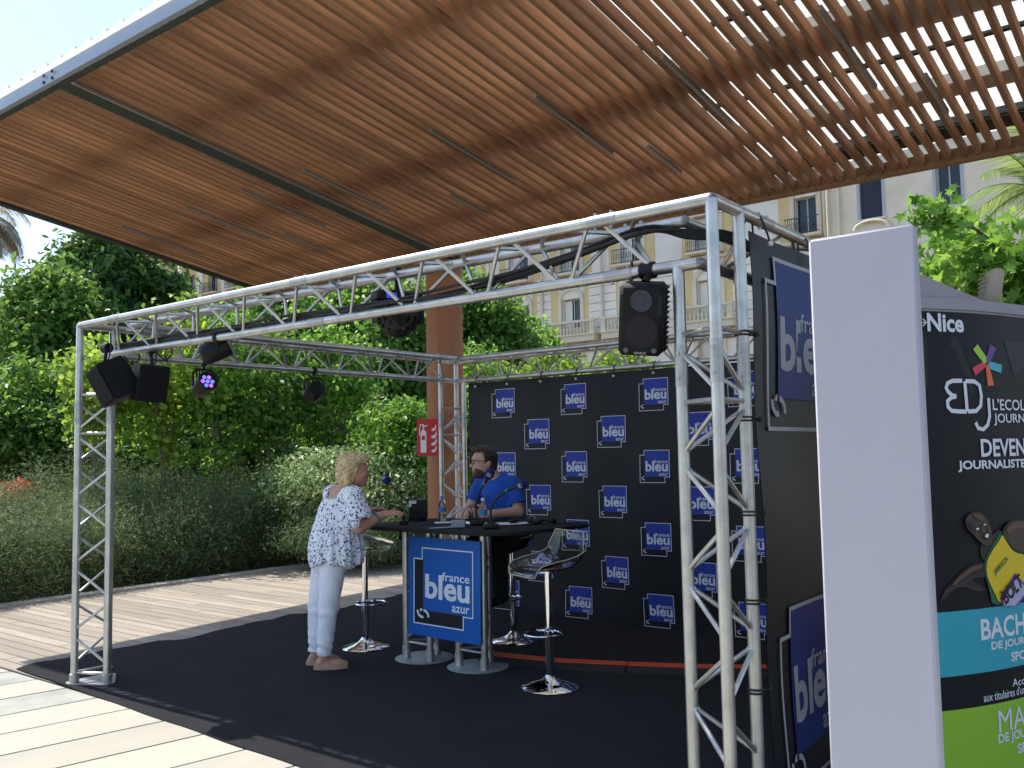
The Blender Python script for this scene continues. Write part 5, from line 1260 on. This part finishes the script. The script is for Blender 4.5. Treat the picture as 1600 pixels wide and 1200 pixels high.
# ================================================================== VEGETATION
leafmat('leaf_bright', (.045,.115,.016), (.125,.25,.035), (.22,.34,.06), .5, .42); leafmat('leaf_mid', (.040,.095,.018), (.095,.185,.032), (.18,.28,.06), .5, .42)
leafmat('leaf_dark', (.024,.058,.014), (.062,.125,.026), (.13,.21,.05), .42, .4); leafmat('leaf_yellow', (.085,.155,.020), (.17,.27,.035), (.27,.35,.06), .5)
leafmat('leaf_rosemary', (.055,.095,.036), (.15,.21,.085), (.25,.32,.15), .35, .65); leafmat('leaf_varieg', (.075,.135,.038), (.19,.26,.10), (.52,.54,.36), .35)
leafmat('leaf_red', (.34,.08,.045), (.52,.15,.09), (.55,.24,.15), .35); leafmat('leaf_palm', (.085,.14,.04), (.17,.25,.07), (.27,.32,.10), .4); leafmat('leaf_palm_old', (.12,.12,.07), (.19,.18,.11), (.27,.25,.16), .3)
mat('bark', (.12,.09,.065), .95, var=.3, vscale=12, bump=.8, bscale=25); mat('bark_pale', (.22,.18,.14), .95, var=.25, vscale=10, bump=.5, bscale=20)
def leaf_mesh(name, pts, nrm, size, mm, parent, R, aspect=.5, jit=.6, shape='oval', fold=.25, smooth=False):
    n_ = len(pts); ax = R.randn(n_, 3); ax /= np.linalg.norm(ax, axis=1)[:,None]
    N = nrm*(1-jit)+R.randn(n_, 3)*jit; N /= np.linalg.norm(N, axis=1)[:,None]+1e-9
    U = np.cross(N, ax); U /= np.linalg.norm(U, axis=1)[:,None]+1e-9; Wv = np.cross(N, U)
    sz = size*(.6+.8*R.rand(n_))[:,None]
    if shape == 'oval':      # 6-point leaf, folded along the midrib: 4 triangles
        uv = [(-1,0,0),(-.3,-.9,1),(.45,-.7,1),(1,0,0),(.45,.7,1),(-.3,.9,1)]; fc = [(0,1,2,3),(0,3,4,5)]
    elif shape == 'sliver': uv = [(-1,0,0),(0,-.8,0),(1,0,0),(0,.8,0)]; fc = [(0,1,2,3)]
    elif shape == 'plane':   # lobed plane-tree leaf
        uv = [(-.9,0,0),(-.35,-.35,.4),(-.55,-1.0,1),(.05,-.6,.6),(.3,-.95,.9),(.4,-.3,.3),(1.1,0,0),(.4,.3,.3),(.3,.95,.9),(.05,.6,.6),(-.55,1.0,1),(-.35,.35,.4)]
        fc = [(0,1,2,3),(0,3,5,6),(3,4,5),(0,6,7,9),(7,8,9),(0,9,10,11)]; aspect = .95
    k = len(uv); V = np.empty((n_, k, 3))
    for i_, (u, v, f) in enumerate(uv): V[:,i_] = pts+U*sz*.5*u+Wv*sz*.5*aspect*v+N*sz*.5*fold*f*aspect
    faces = (np.arange(n_)[:,None,None]*k)
    me = bpy.data.meshes.new(name); loops = []; starts = []; tot = []
    nf = len(fc); lens = [len(f) for f in fc]; flat = np.concatenate([np.array(f) for f in fc])
    allv = (np.arange(n_)[:,None]*k+flat[None]).ravel(); st = np.concatenate([[0], np.cumsum(lens)[:-1]]); per = sum(lens)
    me.vertices.add(n_*k); me.vertices.foreach_set('co', V.ravel())
    me.loops.add(len(allv)); me.loops.foreach_set('vertex_index', allv.astype(np.int32))
    me.polygons.add(n_*nf); me.polygons.foreach_set('loop_start', (np.arange(n_)[:,None]*per+st[None]).ravel().astype(np.int32))
    me.update(calc_edges=True); at = me.attributes.new('rnd', 'FLOAT', 'FACE'); at.data.foreach_set('value', np.repeat(R.rand(n_), nf).astype(np.float32))
    me.materials.append(MATS[mm]); return link(name, me, parent)
NLEAF = [0]
def plant(name, label, cat, base, crown_c, rad_, nclump, per, size, mm, seed, group, barkm='bark', stems=1, shape='oval', aspect=.5, clump_r=.3, shell=.55, stem_r=.05, flat=1.0, jit=.6):
    """base, crown centre in world; crown radii rad_; leaves gather in clumps near the crown's skin"""
    R = np.random.RandomState(seed); base = V3(base); cc = V3(crown_c)-base; rad_ = V3(rad_)
    t = thing(name, label, cat, base, 0, group)
    d = R.randn(nclump, 3); d /= np.linalg.norm(d, axis=1)[:,None]; rr_ = shell+(1-shell)*R.rand(nclump)**.6
    lump = 1+.22*np.sin(d[:,0]*3+seed)+.18*np.sin(d[:,2]*4+d[:,1]*3+seed*2)
    C = cc+d*rad_*(rr_*lump)[:,None]*.86; C[:,2] = np.maximum(C[:,2], .06)
    cs = clump_r*(.6+.8*R.rand(nclump))
    idx = np.repeat(np.arange(nclump), per); o = R.randn(len(idx), 3); l = np.linalg.norm(o, axis=1)[:,None]; o = o/l*np.minimum(l, 2.0)*.55
    o[:,2] *= .7*flat
    pts = C[idx]+o*cs[idx][:,None]; pts[:,2] = np.maximum(pts[:,2], .02)
    nrm = o/np.linalg.norm(o, axis=1)[:,None]*.5+d[idx]*.5+np.array([0,0,.45]); nrm /= np.linalg.norm(nrm, axis=1)[:,None]
    leaf_mesh('crown', pts, nrm, size, mm, t, R, aspect, jit, shape); NLEAF[0] += len(pts)
    q = MB()
    for s_ in range(stems):
        a = 2*math.pi*s_/max(1, stems)+R.rand(); foot = V3((.12*math.cos(a), .12*math.sin(a), 0))*(stems > 1)
        top = cc+V3((rad_[0]*.3*math.cos(a), rad_[1]*.3*math.sin(a), -rad_[2]*.1))*(stems > 1); mid = (foot+top)/2+R.randn(3)*.08
        q.path([foot, (foot+mid)/2+R.randn(3)*.03, mid, top], [stem_r, stem_r*.85, stem_r*.7, stem_r*.4], 7)
        for k in R.choice(nclump, min(nclump, 8), False):
            p0 = mid+(top-mid)*R.rand(); q.path([p0, (p0+C[k])/2+R.randn(3)*.06+V3((0,0,.05)), C[k]], [stem_r*.4, stem_r*.25, stem_r*.08], 5)
    q.build('trunk', barkm, t); return t
def gp(px, dep):   # ground point under a pixel column at a given depth
    p = PD(px, 690, dep); return np.array([p[0], p[1], -.02])
def zat(y, dep, px=400): return PD(px, y, dep)[2]
ORD = 'first second third fourth fifth sixth seventh eighth ninth tenth eleventh twelfth thirteenth fourteenth'.split()
# low rosemary hedge along the kerb: individual mounds
k = 0
for row, (xo, hh, rr_) in enumerate(((-9.95, .95, .85), (-11.0, 1.28, 1.0), (-12.3, 1.5, 1.05))):
    y_ = -3.4+row*.45; cnt = 0
    while y_ < 6.6-row*.2:
        R_ = random.Random(k*7+1); h_ = hh*R_.uniform(.88, 1.12); x = xo+R_.uniform(-.12, .12)
        where = ['in the front row along the kerb', 'in the middle row of the hedge', 'in the back row of the hedge'][row]
        plant('rosemary_shrub', 'grey-green rosemary mound '+where+', '+ORD[cnt]+' from the left', 'shrub', (x, y_, -.02), (x, y_, h_*.48), (rr_*.80, rr_*.82, h_*.60), 150, (115, 92, 80)[row], .064, 'leaf_rosemary', 100+k, 'rosemary hedge mounds', 'bark', 3, 'sliver', .20, .25, .55, .02, 1.7)
        y_ += 1.02*rr_; k += 1; cnt += 1
G_ = lambda px, dep, ytop, ybot: ((lambda b_, zt, zb: (b_, (b_[0], b_[1], (zt+zb)/2), (zt-zb)/2))(gp(px, dep), zat(ytop, dep, px), max(.1, zat(ybot, dep, px))))
def put(name, label, cat, px, dep, ytop, ybot, rpx, n_, per, size, mm, seed, group, **kw):
    b_, c, rv = G_(px, dep, ytop, ybot); r_ = rpx*dep/FPX
    return plant(name, label, cat, b_, c, (r_, r_, rv), n_, per, size, mm, seed, group, **kw)
JT = 'round-leaved trees behind the hedge'; BT = 'trees behind the booth'
# round-leaved yellow-green small trees
for i_, (px, dep, yt, yb2, rp, lab) in enumerate(((165,13.6,492,735,75,'leftmost, behind the left post'), (262,14.2,455,720,82,'under the stage speakers'), (352,14.8,470,735,75,'under the purple stage light'), (440,15.2,480,740,78,'between the two small stage lights'), (528,15.6,470,730,72,'behind the standing woman'))):
    put('round_leaf_tree', ('yellow-green' if i_ in (0, 1) else 'light green')+' round-leaved small tree '+lab, 'tree', px, dep, yt, yb2, rp, 85, 36, .088, 'leaf_yellow' if i_ in (0, 1) else ('leaf_bright' if i_ != 3 else 'leaf_mid'), 300+i_, JT, barkm='bark_pale', stems=4, aspect=.95, clump_r=.30, shell=.3, stem_r=.022)
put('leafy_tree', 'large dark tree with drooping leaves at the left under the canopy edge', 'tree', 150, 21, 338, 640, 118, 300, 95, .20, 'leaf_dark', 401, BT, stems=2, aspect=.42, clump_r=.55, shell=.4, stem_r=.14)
put('leafy_tree', 'sunlit tree against the sky at the far left', 'tree', 75, 19.5, 425, 700, 105, 220, 85, .17, 'leaf_mid', 402, BT, stems=2, aspect=.45, clump_r=.5, shell=.4, stem_r=.1)
put('leafy_shrub', 'bright leafy shrub at the left edge behind the hedge', 'shrub', 25, 16.5, 560, 790, 100, 200, 85, .13, 'leaf_mid', 403, BT, stems=3, aspect=.45, clump_r=.42, shell=.45)
put('leafy_shrub', 'dark leafy shrub just left of the left post', 'shrub', 100, 17.5, 600, 800, 85, 200, 80, .13, 'leaf_dark', 404, BT, stems=3, aspect=.45, clump_r=.42, shell=.45)
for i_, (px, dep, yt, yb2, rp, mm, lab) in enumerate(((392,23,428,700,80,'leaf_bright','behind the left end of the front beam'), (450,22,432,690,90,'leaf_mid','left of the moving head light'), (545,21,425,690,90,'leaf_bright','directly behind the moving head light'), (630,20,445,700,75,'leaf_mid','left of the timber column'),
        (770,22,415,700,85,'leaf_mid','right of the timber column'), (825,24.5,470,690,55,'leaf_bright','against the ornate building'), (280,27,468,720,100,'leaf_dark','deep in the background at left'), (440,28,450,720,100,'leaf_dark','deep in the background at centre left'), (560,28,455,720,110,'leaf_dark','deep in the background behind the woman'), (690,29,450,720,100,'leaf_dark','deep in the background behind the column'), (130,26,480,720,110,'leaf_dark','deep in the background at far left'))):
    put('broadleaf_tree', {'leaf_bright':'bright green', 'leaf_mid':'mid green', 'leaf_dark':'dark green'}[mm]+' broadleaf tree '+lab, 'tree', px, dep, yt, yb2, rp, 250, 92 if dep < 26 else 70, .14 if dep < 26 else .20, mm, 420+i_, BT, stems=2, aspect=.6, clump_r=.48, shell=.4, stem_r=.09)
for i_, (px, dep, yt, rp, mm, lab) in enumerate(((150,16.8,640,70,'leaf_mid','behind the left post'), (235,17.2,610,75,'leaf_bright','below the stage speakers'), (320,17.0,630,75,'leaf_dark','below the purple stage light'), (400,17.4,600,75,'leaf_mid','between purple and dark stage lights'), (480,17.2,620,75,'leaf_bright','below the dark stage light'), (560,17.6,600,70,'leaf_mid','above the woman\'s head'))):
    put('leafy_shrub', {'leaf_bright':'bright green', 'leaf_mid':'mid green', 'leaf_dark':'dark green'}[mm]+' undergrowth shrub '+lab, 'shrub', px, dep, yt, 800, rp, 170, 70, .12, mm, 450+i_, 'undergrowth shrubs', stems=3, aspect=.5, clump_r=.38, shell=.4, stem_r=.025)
# shrubs between woman and column
put('variegated_shrub', 'pale variegated shrub behind the standing woman', 'shrub', 500, 13.6, 690, 850, 80, 150, 90, .075, 'leaf_varieg', 501, 'shrubs behind the deck', stems=3, aspect=.45, clump_r=.3, shell=.5, stem_r=.02)
put('variegated_shrub', 'pale variegated shrub left of the bright green bush', 'shrub', 580, 13.8, 700, 850, 70, 130, 90, .075, 'leaf_varieg', 502, 'shrubs behind the deck', stems=3, aspect=.45, clump_r=.3, shell=.5, stem_r=.02)
put('leafy_shrub', 'bright green bush left of the timber column', 'shrub', 625, 14.5, 615, 830, 75, 200, 90, .10, 'leaf_bright', 503, 'shrubs behind the deck', stems=4, aspect=.42, clump_r=.34, shell=.45, stem_r=.025)
put('leafy_shrub', 'bright green bush showing between truss post and backdrop', 'shrub', 735, 15.5, 560, 850, 60, 170, 80, .10, 'leaf_bright', 504, 'shrubs behind the deck', stems=4, aspect=.42, clump_r=.34, shell=.45, stem_r=.025)
put('rosemary_shrub', 'dark low shrub at the foot of the pale variegated bushes', 'shrub', 560, 13.0, 790, 880, 110, 220, 100, .06, 'leaf_rosemary', 505, 'shrubs behind the deck', stems=3, shape='sliver', aspect=.25, clump_r=.25, stem_r=.02)
put('rosemary_shrub', 'dark low shrub beside the foot of the timber column', 'shrub', 650, 13.6, 800, 875, 80, 200, 100, .06, 'leaf_rosemary', 506, 'shrubs behind the deck', stems=3, shape='sliver', aspect=.25, clump_r=.25, stem_r=.02)
put('flowering_shrub', 'red-flowered shrub at the left edge above the hedge', 'shrub', 20, 13.3, 738, 835, 42, 34, 16, .07, 'leaf_red', 507, None, stems=3, aspect=.6, clump_r=.16, stem_r=.015)
# yellow-green tops seen between the rear trusses
for i_, px in enumerate((765, 830, 890, 945, 1000, 1060)):
    put('young_tree', 'yellow-green young tree top '+['first','second','third','fourth','fifth','sixth'][i_]+' from the column above the backdrop', 'tree', px, 16.5+(i_ % 3)*.8, 545+(i_ % 2)*8, 680, 34, 70, 40, .09, 'leaf_yellow', 520+i_, 'young trees behind the backdrop', barkm='bark_pale', stems=2, aspect=.9, clump_r=.26, shell=.3, stem_r=.025)
# plane tree at the right
put('plane_tree', 'plane tree with large lobed leaves at the right behind the kiosk', 'tree', 1572, 12.5, 300, 640, 105, 95, 26, .20, 'leaf_bright', 601, None, stems=1, shape='plane', clump_r=.42, shell=.3, stem_r=.09, jit=.75)
for i_, (px, py, r_, lab) in enumerate(((1455,328,34,'uppermost'), (1480,345,30,'middle'), (1460,425,36,'lowest'))):
    dep = 12.0; R = np.random.RandomState(620+i_); c0 = PD(px, py, dep); t = thing('plane_branch', 'leafy plane tree branch reaching left over the kiosk, '+lab+' of three', 'branch', c0, 0, 'plane tree branches')
    npt = 60; o = R.randn(npt, 3)*np.array([r_, r_, r_*.6])*dep/FPX*.62; leaf_mesh('foliage', o, np.tile(np.array([[0,-.3,1.0]]), (npt, 1)), .19, 'leaf_bright', t, R, shape='plane', jit=.6)
    e = PD(1575, 400, 12.5)-c0; MB().path([(0,0,0), e*.5+np.array([0,0,.12]), e], [.008,.016,.025], 6).build('twig', 'bark', t)
# palms
def palm(label, base, top, nf, ln, seed, mm, droop, trunk_r=.16):
    R = np.random.RandomState(seed); base = V3(base); t = thing('palm_tree', label, 'palm tree', base); tp = V3(top)-base
    q = MB().path([(0,0,0), tp*.5+np.array([.05,0,0]), tp], [trunk_r*1.2, trunk_r, trunk_r*.9], 10); q.build('trunk', 'bark', t)
    for f in range(nf):
        a = 2*math.pi*f/nf*2.4+R.rand()*.5; el = rad(R.uniform(-35, 75)); pts = []; p = tp.copy(); d = np.array([math.cos(a)*math.cos(el), math.sin(a)*math.cos(el), math.sin(el)])
        for s_ in range(12): pts.append(p.copy()); p = p+d*ln/12; d = d+np.array([0,0,-droop/12*(1+s_*.12)]); d /= np.linalg.norm(d)
        fr = MB().path(pts, [.018*(1-.06*k) for k in range(12)], 5); vs, fs = [], []
        for s_ in range(2, 12):
            tg = pts[s_]-pts[s_-1]; tg /= np.linalg.norm(tg); sd_ = np.cross(tg, [0,0,1.]); sd_ /= np.linalg.norm(sd_)+1e-9
            for sub in (0, .25, .5, .75):
                b0 = pts[s_-1]+(pts[s_]-pts[s_-1])*sub; l_ = ln*.26*math.sin(math.pi*min(1, (s_+sub)/13))+.06
                for sg_ in (-1, 1):
                    tip = b0+(sd_*sg_*.8+tg*.65+np.array([0,0,-.25-R.rand()*.25]))*l_; w_ = tg*.016*ln/1.5; k = len(vs)
                    vs += [b0-w_, b0+w_, tip]; fs.append((k, k+1, k+2))
        fr.add(vs, fs); o = fr.build('frond', mm, t, smooth=False); at = o.data.attributes.new('rnd', 'FLOAT', 'FACE'); at.data.foreach_set('value', R.rand(len(o.data.polygons)).astype(np.float32))
palm('palm tree with spreading green fronds at the upper right', gp(1640, 17), PD(1625, 295, 17), 26, 1.7, 701, 'leaf_palm', 1.1)
palm('tall palm with grey hanging fronds at the far left', gp(-28, 30), PD(-28, 345, 30), 26, 2.0, 702, 'leaf_palm_old', 2.0)
